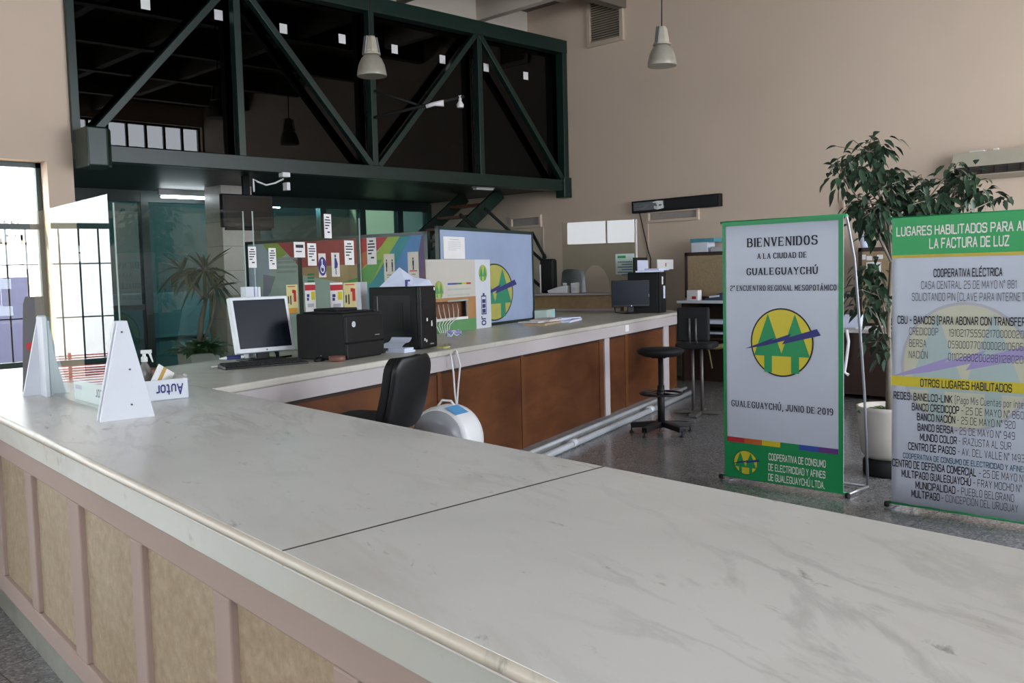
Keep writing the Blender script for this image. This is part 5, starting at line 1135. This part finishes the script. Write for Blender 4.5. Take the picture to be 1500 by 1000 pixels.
# backrest: curved padded slab with a plastic shell
def back(mb, x, w, z0, z1, thick, bow, n=10):
    rows = 14; vs = []; 
    for side in (0, 1):
        for j in range(rows+1):
            z = z0+(z1-z0)*j/rows; e = min(j, rows-j)/rows; f_ = 1-.28*max(0, 1-e*5.0)**2
            for i in range(n+1):
                s_ = -1+2*i/n; xx = x+(thick if side else 0)*(1 if side else 1)-bow*(1-s_*s_)+.05*((j/rows-.4)**2)
                vs.append((xx-.10*(j/rows), s_*w*f_, z))
    N = n+1; R = rows+1; fs = []
    for j in range(rows):
        for i in range(n): a = j*N+i; fs.append((a, a+N, a+N+1, a+1)); b = R*N+a; fs.append((b, b+1, b+N+1, b+N))
    for j in range(rows):
        for i in (0, n): a = j*N+i; b = R*N+a; fs.append((a, b, b+N, a+N) if i == 0 else (a, a+N, b+N, b))
    for i in range(n):
        for j in (0, rows): a = j*N+i; b = R*N+a; fs.append((a, a+1, b+1, b) if j == 0 else (a, b, b+1, a+1))
    return mb.add(vs, fs, 0, True)
build('backrest', back(MB(), -.22, .20, zs+.02, zt2, .05, .03), CLOTHK, t, .01)
build('back_shell', back(MB(), -.255, .205, zs+.0, zt2+.005, .028, .03), BLACKP, t, .008)
m = MB(); m.box(-.262, -.258, -.12, .12, zt2-.10, zt2-.095); m.bar((-.235, 0, zs+.16), (-.20, 0, zs-.03), .07, .012, 0, (1, 0, 0)); m.bar((-.20, 0, zs-.03), (0, 0, zs-.03), .07, .012); build('back_bracket', m, STEEL, t)
build('column', MB().lathe([(.032, .10), (.032, .40), (.02, .405), (.02, zs)], 14), BLACKP, t); star_base(t, 5, .24)
# round white heater
dh = 5.95; HC = dep(655, 645, dh); zt3 = EYE+ray(655, 592).z*dh
t = thing('round_heater', 'round white appliance with a smoky grey face and a blue sticker beside the office chair', 'heater', (HC.x, HC.y, 0), math.radians(-74))
rr = .215; zc = zt3-rr; ry = Matrix.Rotation(math.pi/2, 4, 'X')
build('drum', MB().lathe([(rr*.86, -.11), (rr*.97, -.10), (rr, -.06), (rr, .07), (rr*.95, .10), (rr*.8, .115)], 40, (0, 0, zc), mat=ry), WHITEP, t)
build('face', MB().lathe([(rr*.90, 0), (rr*.88, .015), (rr*.6, .045), (0, .06)], 36, (0, -.10, zc), mat=ry), SMOKE, t)
st = MB(); a0 = math.radians(52); st.box(-.045, .045, -.10, .04, rr, rr+.002, 0, Matrix.Translation((0, 0, zc)) @ Matrix.Rotation(math.radians(27), 4, 'Y')); build('sticker', st, BLUEST, t)
m = MB(); m.box(-.16, .16, -.12, .12, 0, .05); m.lathe([(.04, .05), (.03, zc-rr+.03)], 16); build('stand', m, GREYP, t, .01)
m = MB(); m.tube([(-.06, .0, zt3-.01), (-.04, .02, zt3+.025), (.02, .03, zt3+.02), (.05, .03, zt3-.02)], .008, 6); build('cord', m, WHITEP, t)
# black chair on grey sled legs beyond the stool
G = onz(1022, 607, 0)
dd = (G-CAMPOS).dot(FW)
t = thing('visitor_chair', 'black-backed chair on grey metal legs between the stool and the banner', 'chair', (G.x, G.y, 0), math.radians(112))
zbk0, zbk1 = EYE+ray(1005, 498).z*dd, EYE+ray(1005, 449).z*dd; zst = EYE+ray(1015, 506).z*dd
m = MB(); cushion(m, .21, .21, zst-.02, zst+.04, .07); build('seat', m, CLOTHK, t, .016, 2)
m = MB(); cushion(m, .18, .03, zbk0, zbk1, .028); 
o = build('backrest', m, CLOTHK, t, .02, 2); o.location = (0, .17, 0)
m = MB()
for x in (-.035, .035): m.tube([(x, .15, zst), (x, .215, zst+.12), (x, .215, zbk1-.12)], .012, 8)
build('back_support', m, STEEL, t)
for x in (-.05, .05): build('leg', MB().tube([(x, -.02, .03), (x, .0, zst-.03)], .019, 8), STEEL, t)
build('foot_rail', MB().bar((-.0, -.26, .022), (.0, .26, .022), .10, .04), STEEL, t, .01); build('cross_rail', MB().bar((-.26, 0, .03), (.26, 0, .03), .06, .03), STEEL, t, .008)

# furniture along the right wall
ylf, yrt = onx(1001, 437, 11.55).y, onx(1075, 437, 11.55).y-.45
zt4 = onx(1040, 440, 11.5).z
t = thing('sideboard', 'dark sideboard with a white top and black letter trays against the right wall', 'sideboard', (11.5, 0, 0))
build('top', MB().box(-.05, .52, yrt, ylf+.05, zt4-.04, zt4), WHITE, t, .004)
for y in (ylf-.02, yrt+.02): build('side', MB().box(0, .5, y-.02, y+.02, 0, zt4-.04), DARKWOOD, t)
build('back', MB().box(.46, .5, yrt, ylf, 0, zt4-.04), DARKWOOD, t); build('shelf', MB().box(.0, .46, yrt, ylf, .62, .65), DARKWOOD, t); build('lower_panel', MB().box(.2, .46, yrt, ylf, .0, .62), DARKWOOD, t)
for k, z in enumerate((.655, .80)):
    q = thing('letter_tray', ['lower', 'upper'][k]+' black letter tray with white papers inside the dark sideboard', 'tray', (11.52, (ylf+yrt)/2, z))
    m = MB(); ww = (ylf-yrt)/2-.12; m.box(0, .38, -ww, ww, 0, .012); m.box(0, .38, -ww, -ww+.012, 0, .12); m.box(0, .38, ww-.012, ww, 0, .12); m.box(-.01, 0, -ww, ww, 0, .045); build('shell', m, BLACKP, q)
    build('papers', MB().box(.01, .3, -ww+.03, ww-.1, .012, .07+.03*k), PAPERB, q)
m = MB(); yy = (ylf+yrt)/2; m.tube([(11.46, yy+.2, .50), (11.44, yy, .53), (11.45, yy-.15, .55), (11.46, yy-.35, .60)], [.02, .04, .035, .015], 8); m.tube([(11.46, yy+.2, .50), (11.55, yy+.22, .46), (11.6, yy+.2, .20)], .012, 6)
tag(build('yellow_cloth', m, plain('pale_yellow_cloth', (0.36, 0.33, 0.14), .9)), 'twisted pale yellow cloth hanging below the letter trays', 'cloth')
def hutch(name, label, p, q, X, mirror=False):
    ya, za = onx(p[0], p[1], X).y, onx(p[0], p[1], X).z; yb_ = onx(q[0], q[1], X).y; zb_ = onx(q[0], q[1], X).z
    t = thing(name, label, 'cabinet', (X, 0, 0)); fr_ = .05
    build('carcass', MB().box(.02, XW-X, yb_, ya, zb_, za), DARKWOOD, t)
    m = MB(); m.box(0, .02, ya-fr_, ya, zb_, za); m.box(0, .02, yb_, yb_+fr_, zb_, za); m.box(0, .02, yb_, ya, za-fr_, za); m.box(0, .02, yb_, ya, zb_, zb_+.02); build('frame', m, DARKWOOD, t, .003)
    build('door', MB().box(.008, .02, yb_+fr_, ya-fr_, zb_+.02, za-fr_), CORK, t)
    return t, ya, yb_, za, zb_
XH = 11.72
t, ya, yb_, zh, zl = hutch('wall_cabinet', 'dark-framed cabinet with a plain tan door left of the welcome banner', (1002.5, 370), (1090, 436), XH)
# let it stand on the sideboard
t2, ya2, yb2, zh2, zl2 = hutch('wall_cabinet', 'dark-framed cabinet with a tan door behind the ficus', (1257, 363), (1400, 478), XH)
for k, (a, b, c, d_) in enumerate(((1263, 373, 1268, 380), (1269.5, 375, 1277, 381), (1285, 373, 1293, 379))):
    A, B = onx(a, b, XH), onx(c, d_, XH); tag(build('small_note', MB().box(-.002, .006, B.y, A.y, B.z, A.z), PAPER, None, loc=(XH, 0, 0)), '%s small white note taped on the tan door behind the ficus' % nth[k], 'note', 'notes on the tan door')
A, B = onx(1269, 384, XH), onx(1290, 406, XH); q = tag(build('printed_sheet', MB().box(-.002, .006, B.y, A.y, B.z, A.z), PAPER, None, loc=(XH, 0, 0)), 'white sheet with a green round mark taped on the tan door', 'notice')
m = MB(); f = plane_frame((-.003, A.y, 0), (0, -1, 0), (0, 0, 1), (-1, 0, 0))(0); disc(m, f, (A.y-B.y)/2, (A.z+B.z)/2, (A.y-B.y)*.40, (A.z-B.z)*.40, 0); build('mark', m, plain('dark_green_mark', (0.03, 0.10, 0.05), .6), q)
def ontop(px0, px1, py, X, ztop, name, label, cat, mats, dpt=.2, bev=.003):
    A, B = onx(px0, py, X), onx(px1, py, X)
    return tag(build(name, MB().box(0, dpt, B.y, A.y, ztop, A.z), mats, None, bev, loc=(X, 0, 0)), label, cat), A, B
o, A, B = ontop(1012.5, 1036, 350, XH+.03, zh, 'file_box', 'white storage box with turquoise lid on the plain tan cabinet', 'box', WHITE)
build('lid', MB().box(-.012, .21, B.y-.12, A.y+.012, A.z-.055, A.z), plain('turquoise_lid', (0.06, 0.25, 0.32), .5), o, .004)
ontop(1041, 1066, 361.5, XH+.03, zh, 'lever_arch_file', 'grey file lying on the plain tan cabinet beside the turquoise lidded box', 'file', plain('grey_card', (0.40, 0.40, 0.42), .7)); 
o, A, B = ontop(1006, 1022, 436-11, 11.50, zt4, 'small_carton', 'small white carton with a red print on the white sideboard top', 'box', PAPER, .10)
build('red_print', MB().box(-.002, 0, B.y+.03, B.y+.10, zt4+.02, zt4+.06), RED, o)
A, B = onx(1029, 436, 11.52), onx(1059, 436, 11.52); m = MB(); L2 = A.y-B.y
m.ext([(0, 0, 0), (0, -L2*.95, 0), (0, -L2, .10), (0, -L2*.9, .11), (0, -L2*.1, .02)], (.26, 0, 0)); o = tag(build('ring_binder', m, plain('navy_binder', (0.05, 0.055, 0.09), .5), None, .003, loc=(11.52, A.y, zt4)), 'dark ring binder lying open on the white sideboard top', 'binder')
build('pages', MB().box(-.004, .0, -L2*.85, -L2*.35, .025, .05, 0, Matrix.Rotation(-.10, 4, 'X')), PAPERB, o)
P = onx(1266.5, 362, XH+.1); A = onx(1266.5, 340, XH+.1); hh_ = A.z-zh2
tag(build('white_bottle', MB().lathe([(.045, 0), (.055, .02), (.058, hh_*.5), (.05, hh_*.85), (.02, hh_*.98), (0, hh_)], 16), PAPERB, None, loc=(XH+.12, P.y, zh2)), 'white bottle standing on the tan door cabinet behind the ficus', 'bottle')
# low desk behind the banners
ydl, ydr = onx(1238, 480, 11.0).y, 3.1; zd = onx(1270, 483, 11.0).z
t = thing('desk', 'dark brown desk with papers on it behind the banners', 'desk', (11.0, 0, 0))
build('top', MB().box(-.02, 1.0, ydr, ydl+.2, zd-.04, zd), plain('greyish_desk_top', (0.42, 0.40, 0.38), .5), t, .004); build('front_panel', MB().box(.04, .08, ydr+.05, ydl+.15, .06, zd-.04), DARKWOOD, t)
for y in (ydr+.05, ydl+.15): build('side_panel', MB().box(.04, .95, y-.02, y+.02, 0, zd-.04), DARKWOOD, t)
P = onx(1246, 478, 11.25); tag(build('file_stack', MB().box(0, .2, -.12, .16, 0, .16), PAPERB, None, .004, loc=(11.25, P.y, zd)), 'stack of white files on the dark desk beside the welcome banner', 'files')
P = onx(1282, 480, 11.2); m = MB(); m.box(0, .25, -.2, .2, 0, .02); m.box(.05, .2, -.25, .05, .02, .035); tag(build('desk_papers', m, PAPER, None, loc=(11.1, P.y, zd)), 'white papers lying on the dark desk behind the ficus pot', 'papers')
q = [onx(a, b, 10.955) for a, b in ((1240, 483), (1243, 500), (1240, 525), (1237, 545), (1243, 549))]; m = MB(); m.tube(q, .02, 8); tag(build('white_strap', m, WHITEP), 'white curved strap hanging beside the edge of the welcome banner', 'strap')

# ================================================================== BANNERS
def banner(label, X, px_left, px_right_or_w, ztop, strut=True):
    yl_ = onx(px_left[0], px_left[1], X).y
    yr_ = onx(px_right_or_w[0], px_right_or_w[1], X).y if isinstance(px_right_or_w, tuple) else yl_-px_right_or_w
    t = thing('banner_stand', label, 'banner', (X, yl_, 0)); W = yl_-yr_
    fr = plane_frame((0, 0, 0), (0, -1, 0), (0, 0, 1), (-1, 0, 0))
    def at(px, py, h=0.0): P = onx(px, py, X-h); return yl_-P.y, P.z
    z0 = .035
    cloth = MB(); n, mrow = 24, 12; vs = []
    for j in range(mrow+1):
        for i in range(n+1):
            vs.append((.003*math.sin(i*1.3+j*.5)*.5, -W*i/n, z0+(ztop-z0)*j/mrow))
    cloth.add(vs, [(j*(n+1)+i, j*(n+1)+i+1, (j+1)*(n+1)+i+1, (j+1)*(n+1)+i) for j in range(mrow) for i in range(n)], 0, True)
    o = build('fabric', cloth, BANW, t); sm = o.modifiers.new('thickness', 'SOLIDIFY'); sm.thickness = .003; sm.offset = 1
    # stand: two bowed poles and feet behind
    for z in (ztop, z0): build('rail', MB().tube([(.004, .02, z), (.004, -W-.02, z)], .010, 8), BANG, t)
    for y in (.01, -W-.01):
        pl = MB(); pl.tube([(.012, y, ztop), (.03, y, ztop-.03), (.14, y, ztop-.30), (.22, y, ztop-.75), (.30, y, ztop-1.25), (.36, y, .03)], .010, 8); build('pole', pl, ALU, t)
    ft = MB()
    for y in (.01, -W-.01): ft.tube([(.0, y, .02), (.36, y, .02)], .012, 8)
    ft.tube([(.36, .01, .02), (.36, -W-.01, .02)], .010, 8); build('foot_bar', ft, ALU, t)
    for y in (.03, -W-.03): build('end_cap', MB().tube([(-.004, y-.012, .022), (-.004, y+.012, .022)], .020, 10), BLACKP, t)
    return t, fr, at, W
B1X, B2X = 6.28, 6.23
t, fr, at, W = banner('welcome banner stand with green border and round tree emblem', B1X, (1062, 702), (1236, 728), onx(1064, 326, 6.28).z)
zt1 = onx(1064, 326, B1X).z
H = .006
m = MB(); f = fr(H)
xl, _ = at(1067, 500); xr = W-at(1232, 500)[0]; xr = .036; xl = .026
zi = at(1150, 328.5)[1]; zi2 = zt1-.03
zg = at(1066.5, 644.8)[1]; zs_ = at(1066.5, 638.2)[1]
rect(m, f, 0, .035, xl, zi2, 0); rect(m, f, W-xr, .035, W, zi2, 0); rect(m, f, 0, zi2, W, zt1, 0); rect(m, f, xl, .035, W-xr, zg, 0)
build('green_border', m, BANG, t)
m = MB(); f = fr(H+.001); nB = 6; cs = [0, 1, 2, 3, 4, 5]
for k in range(6): a, b = xl+(W-xl-xr)*k/6, xl+(W-xl-xr)*(k+1)/6; rect(m, f, a, zg-.004, b, zs_, k)
build('colour_bar', m, [RED, ORANGE, BANY, BANG, BLUEP, PURPLE], t)
cx, cz = at(1147, 501.6); rxl = at(1100.6, 501)[0]; rxr = at(1192.5, 501)[0]; rz = (at(1147, 451.2)[1]-at(1147, 552)[1])/2
logo(lambda h: fr(H+h), (rxl+rxr)/2, cz, (rxr-rxl)/2, rz, None, t, [LOGOY, LOGOG, INK, NAVY], .001)
cx, cz = at(1093, 677); rx2 = at(1110.6, 677)[0]-cx; rz2 = cz-at(1093, 694.6)[1]
logo(lambda h: fr(H+.001+h), cx, cz, rx2, rz2, None, t, [LOGOY, LOGOG, plain('dark_green_ink', (0.01, 0.05, 0.03), .6), NAVY], .001)
def line(m, at_, f, text, style, p0, p1, cap, mi):
    s0, t0 = at_(*p0); s1, t1 = at_(*p1); _, tc = at_(p0[0], p0[1]-cap)
    tm = (t0+t1)/2
    put_text(m, text, style, f, s0, tm, s1, tm, tc-t0, mi)
m = MB(); f = fr(H+.001)
for tx_, st_, a, b, cap in (('BIENVENIDOS', SERIF, (1096.2, 360.2), (1197.4, 358.8), 12), ('A LA CIUDAD DE', SERIF, (1110.5, 378.2), (1182, 377.5), 7.6), ('GUALEGUAYCHÚ', SERIF, (1095, 401.7), (1197.8, 401.5), 9.4),
                        ('2° ENCUENTRO REGIONAL MESOPOTÁMICO', SERIF, (1071, 424.4), (1225.5, 426.2), 7.2), ('GUALEGUAYCHÚ, JUNIO DE 2019', SERIF, (1072.7, 592.7), (1220.5, 609.2), 8.4)): line(m, at, f, tx_, st_, a, b, cap, 0)
f = fr(H+.002)
for tx_, a, b, cap in (('COOPERATIVA DE CONSUMO', (1127, 672), (1210, 684.6), 9), ('DE ELECTRICIDAD Y AFINES', (1126.5, 687.3), (1209.5, 700.5), 9), ('DE GUALEGUAYCHÚ LTDA.', (1126.5, 702.2), (1208.8, 715.4), 9)):
    line(m, at, f, tx_, dict(BOLD, thick=.95, thin=.95), a, b, cap, 1)
build('lettering', m, [INK, PAPER], t)

t, fr, at, W = banner('bill payment banner stand with green header and yellow band', B2X, (1306, 742), 1.01, onx(1307, 320, 6.23).z)
zt2_ = onx(1307, 320, B2X).z
f = fr(H)
m = MB(); rect(m, f, 0, at(1307, 374)[1], W, zt2_, 0); build('header', m, BANG2, t)
m = MB(); rect(m, f, 0, at(1307, 378.5)[1], W, at(1307, 374)[1], 0); build('header_line', m, plain('ochre_line', (0.50, 0.38, 0.04), .5), t)
m = MB(); rect(m, f, 0, .035, W, at(1306, 736.5)[1], 0); build('hem', m, BANG, t)
zc0, zc1 = at(1306, 563.6)[1], at(1306, 549.2)[1]
m = MB(); rect(m, fr(H+.006), 0, zc0, W, zc1, 0); build('yellow_band', m, BANY, t)
# pale watermark emblem: circle left edge 1320 at y~540, top 441, bottom 632
sL = at(1320.5, 540)[0]; zT = at(1419, 442)[1]; zB = at(1419, 632)[1]; rz = (zT-zB)/2; cz = (zT+zB)/2
rx_ = rz*.98
logo(lambda h: fr(H+h), sL+rx_, cz, rx_, rz, None, t, [PALEY, PALEG, PALEB, PALEV], .001)
m = MB(); f = fr(H+.0045); f6 = fr(H+.0075)
def two(bold, light, p0, p1, cap, split):
    """bold first part, light second part on one baseline; split is the share of the width taken by the first"""
    pm = (p0[0]+(p1[0]-p0[0])*split, p0[1]+(p1[1]-p0[1])*split); pn2 = (p0[0]+(p1[0]-p0[0])*(split+.022), p0[1]+(p1[1]-p0[1])*(split+.022))
    s0, t0 = at(*p0); s1, t1 = at(*p1); tm = (t0+t1)/2; _, tc = at(p0[0], p0[1]-cap); sm_, sn_ = at(*pm)[0], at(*pn2)[0]
    put_text(m, bold, BOLD, f, s0, tm, sm_, tm, tc-t0, 0)
    if light: put_text(m, light, LIGHT, f, sn_, tm, s1, tm, tc-t0, 1)
line(m, at, fr(H+.001), 'LUGARES HABILITADOS PARA ABONAR', BOLD, (1314.4, 343.6), (1543, 337.0), 12, 2)
line(m, at, fr(H+.001), 'LA FACTURA DE LUZ', BOLD, (1362.4, 362.8), (1478.4, 359.6), 13.2, 2)
line(m, at, f, 'COOPERATIVA ELÉCTRICA', BOLD, (1368.8, 404.4), (1468.8, 404.1), 10.6, 0)
line(m, at, f, 'CASA CENTRAL 25 DE MAYO N° 881', LIGHT, (1350.4, 422), (1489.6, 422.5), 10.6, 1)
line(m, at, f, 'SOLICITANDO PIN (CLAVE PARA INTERNET)', LIGHT, (1337, 439.3), (1505, 440.9), 10.6, 1)
line(m, at, f, 'CBU - BANCOS (PARA ABONAR CON TRANSFERENCIA)', BOLD, (1316, 472), (1532, 478.5), 10.2, 0)
for nm, a, b, num, c, d_ in (('CREDICOOP', (1333, 490), (1375, 490.4), '191021755502170000020', (1391, 491.6), (1500, 495.2)), ('BERSA', (1333, 507.3), (1357.5, 507.6), '0590007701000020106065', (1390, 508.4), (1505, 513.9)), ('NACIÓN', (1332.5, 524), (1359.5, 524.5), '0110288020028811280208', (1390, 526.5), (1505, 532.6))):
    line(m, at, f, nm, LIGHT, a, b, 10, 1); line(m, at, f, num, LIGHT, c, d_, 10, 1)
line(m, at, f6, 'OTROS LUGARES HABILITADOS', BOLD, (1349.6, 564), (1483, 574.8), 10, 0)
two('REDES: BANELCO-LINK', '(Pago Mis Cuentas por internet)', (1310.4, 583.6), (1520, 598.4), 9.6, .405)
two('BANCO CREDICOOP', '- 25 DE MAYO N° 860', (1337, 599.6), (1500, 613.5), 9.6, .42)
two('BANCO NACIÓN', '- 25 DE MAYO N° 920', (1344.5, 613.4), (1487.8, 628.4), 9.6, .385)
two('BANCO BERSA', '- 25 DE MAYO N° 949', (1345.5, 628.7), (1487, 644), 9.6, .365)
two('MUNDO COLOR', '- IRAZUSTA AL SUR', (1349, 644), (1481.8, 658.4), 9.6, .40)
two('CENTRO DE PAGOS', '- AV. DEL VALLE N° 1493', (1331.7, 656.4), (1501, 677.3), 9.6, .405)
line(m, at, f, 'COOPERATIVA DE CONSUMO DE ELECTRICIDAD Y AFINES', BOLD, (1324, 669.5), (1504, 691.4), 7, 3)
two('CENTRO DE DEFENSA COMERCIAL', '- 25 DE MAYO N°', (1308.4, 681.4), (1502, 705.6), 9.6, .63)
two('MULTIPAGO GUALEGUAYCHÚ', '- FRAY MOCHO N°', (1322, 696.7), (1497, 721), 9.6, .575)
two('MUNICIPALIDAD', '- PUEBLO BELGRANO', (1342.4, 713.7), (1486, 735), 9.6, .40)
two('MULTIPAGO', '- CONCEPCIÓN DEL URUGUAY', (1336.5, 725.6), (1492, 750.7), 9.6, .26)
build('lettering', m, [INK, GREYINK, PAPER, TEALINK], t)

# ================================================================== PLANTS
def leaf(mb, p, d, L, w, mi=0, droop=.3, up=None):
    """a pointed folded leaf growing from p along d"""
    d = Vector(d).normalized(); s_ = d.cross(Vector((0, 0, 1)))
    if s_.length < .05: s_ = d.cross(Vector((1, 0, 0)))
    s_.normalize(); n = s_.cross(d); roll = random.uniform(-.7, .7); s2 = s_*math.cos(roll)+n*math.sin(roll); n2 = -s_*math.sin(roll)+n*math.cos(roll)
    P = Vector(p); q = []
    for a, wd in ((.0, .06), (.25, .8), (.5, 1.0), (.78, .6), (1.0, .02)):
        c = P+d*(L*a)+Vector((0, 0, -droop*L*a*a)); q.append((c-s2*w*wd*.5+n2*w*.12*wd, c, c+s2*w*wd*.5+n2*w*.12*wd))
    vs = [v for r in q for v in r]; fs = []
    for i in range(4): fs += [(3*i, 3*i+1, 3*i+4, 3*i+3), (3*i+1, 3*i+2, 3*i+5, 3*i+4)]
    mb.add(vs, fs, mi, True)
random.seed(11)
PC = onz(1302, 694, 0); dP = (PC-CAMPOS).dot(FW)
t = thing('potted_ficus', 'tall ficus with spreading dark leaves in a round cream pot behind the banners', 'plant', (PC.x, PC.y, 0))
zr = EYE+ray(1290, 593).z*dP; zpb = EYE+ray(1290, 668).z*dP
rp = (1302-1258)/F*dP
build('stand', MB().lathe([(rp*.80, 0), (rp*.82, .02), (rp*.82, zpb-.03), (rp*.7, zpb)], 28), BLACKM, t)
build('pot', MB().lathe([(rp*.72, zpb-.005), (rp*.86, zpb+.03), (rp*.95, zr*.6), (rp, zr-.03), (rp*1.03, zr), (rp*.94, zr), (rp*.92, zr-.06)], 36), POT, t)
build('soil', MB().lathe([(rp*.93, zr-.06), (0, zr-.045)], 24), SOIL, t)
m = MB()
for k in range(46):
    a = random.uniform(0, 6.28); r_ = rp*.85*math.sqrt(random.random()); leaf(m, (r_*math.cos(a), r_*math.sin(a), zr-.055), (math.cos(a+random.uniform(-1, 1)), math.sin(a+random.uniform(-1, 1)), .7), .09, .05)
build('ground_leaves', m, LEAF3, t)
tr = MB(); fo = MB(); base = Vector((PC.x, PC.y, 0))
def rel(px, py, d): return dep(px, py, d)-base
fork = rel(1306, 385, dP+.02)
tr.tube([(0, 0, zr-.06), (.02, .01, .8), fork*.5+Vector((.01, .02, .35)), fork], [.028, .025, .02, .016], 8)
clusters = [(1272, 222, 24, 20, .1, 34), (1250, 240, 26, 22, .0, 34), (1234, 258, 16, 26, -.05, 24), (1290, 212, 18, 12, .2, 20), (1282, 256, 22, 20, .1, 32), (1300, 250, 14, 14, .1, 14), (1298, 272, 24, 18, -.1, 32), (1316, 258, 14, 10, .2, 14), (1322, 292, 28, 20, .1, 44), (1290, 300, 30, 20, -.1, 44),
            (1268, 318, 26, 18, .0, 40), (1286, 334, 20, 14, -.05, 26), (1350, 268, 18, 16, .2, 24), (1362, 292, 26, 20, .0, 42), (1380, 300, 20, 16, .15, 30), (1400, 272, 24, 16, .1, 36), (1424, 266, 22, 16, .0, 32), (1440, 284, 18, 14, .1, 24), (1466, 288, 8, 6, .0, 5), (1340, 312, 34, 12, .1, 40), (1252, 300, 12, 10, .1, 12), (1394, 246, 10, 10, .2, 10), (1386, 318, 30, 10, .2, 24),
            (1276, 396, 20, 16, .1, 26), (1262, 424, 18, 16, .0, 24), (1290, 424, 18, 16, .1, 24), (1272, 450, 22, 16, -.05, 26), (1294, 470, 16, 14, .1, 18), (1284, 500, 18, 12, .0, 14), (1296, 520, 12, 14, .1, 12)]
nl = 0
for cx_, cy_, rx_, ry_, dd_, n_ in clusters:
    c = rel(cx_, cy_, dP+dd_+random.uniform(-.1, .25)); src = fork if cy_ < 360 else Vector((.02, .02, 1.0))
    midp = src.lerp(c, .5)+Vector((0, 0, .06)); tr.tube([src, midp, c], [.010, .007, .004], 6)
    for k in range(int(n_*1.45)):
        o = rel(cx_+rx_*random.gauss(0, .55), cy_+ry_*random.gauss(0, .55), dP+dd_+random.gauss(.05, .13))
        dr = (o-c); dr = Vector((dr.x, dr.y, dr.z*.5)).normalized()+Vector((random.uniform(-.5, .5), random.uniform(-.5, .5), random.uniform(-.75, .15)))
        leaf(fo, o, dr, random.uniform(.072, .118), random.uniform(.036, .054), 0, .45)
        if k % 4 == 0: tr.tube([c, o], .003, 5, cap=False)
build('trunk', tr, BARK, t); build('foliage', fo, LEAF, t)
# palm in a pale planter beyond the screen
dK = 12.3
t = thing('potted_palm', 'spiky potted palm in a pale planter beyond the counter screen', 'plant', (0, 0, 0)); B = dep(291, 520, dK); t.location = (B.x, B.y, 0); b0 = Vector((B.x, B.y, 0))
zp = B.z+.03
m = MB(); ww = .20; m.add([(-ww*.8, -ww*.8, 0), (ww*.8, -ww*.8, 0), (ww*.8, ww*.8, 0), (-ww*.8, ww*.8, 0), (-ww, -ww, zp), (ww, -ww, zp), (ww, ww, zp), (-ww, ww, zp)], [(3, 2, 1, 0), (0, 1, 5, 4), (1, 2, 6, 5), (2, 3, 7, 6), (3, 0, 4, 7), (4, 5, 6, 7)]); build('planter', m, POTW, t, .01)
tr = MB(); fo = MB()
def r2(px, py, d=dK): return dep(px, py, d)-b0
tr.tube([(0, 0, zp), r2(295, 470), r2(301, 440), r2(300, 405)], [.04, .035, .03, .03], 8); tr.tube([r2(301, 440), r2(285, 420), r2(268, 402)], [.022, .02, .02], 8); tr.tube([(0, 0, zp), r2(310, 470), r2(318, 425)], [.02, .018, .018], 8)
build('stem', tr, BARK, t)
def spiky(c, n, L, up):
    for k in range(n):
        a = random.uniform(0, 6.28); e = random.uniform(-.7, 1.1); leaf(fo, c, (math.cos(a), math.sin(a), e+up), L*random.uniform(.75, 1.1), .045, 0, .55 if e < .5 else .2)
spiky(r2(299, 395), 46, .50, .1); spiky(r2(267, 396), 24, .38, .1); spiky(r2(318, 420), 24, .34, -.2)
build('fronds', fo, LEAF2, t)
fo = MB()
for k in range(70):
    a = random.uniform(0, 6.28); o = Vector((.14*math.cos(a), .14*math.sin(a), zp)); leaf(fo, o, (math.cos(a), math.sin(a), random.uniform(.3, 1.8)), random.uniform(.2, .5), .10, 0, .5)
build('undergrowth', fo, LEAF3 if False else plain('planter_leaf', (0.06, 0.14, 0.05), .45, 0, .4), t)
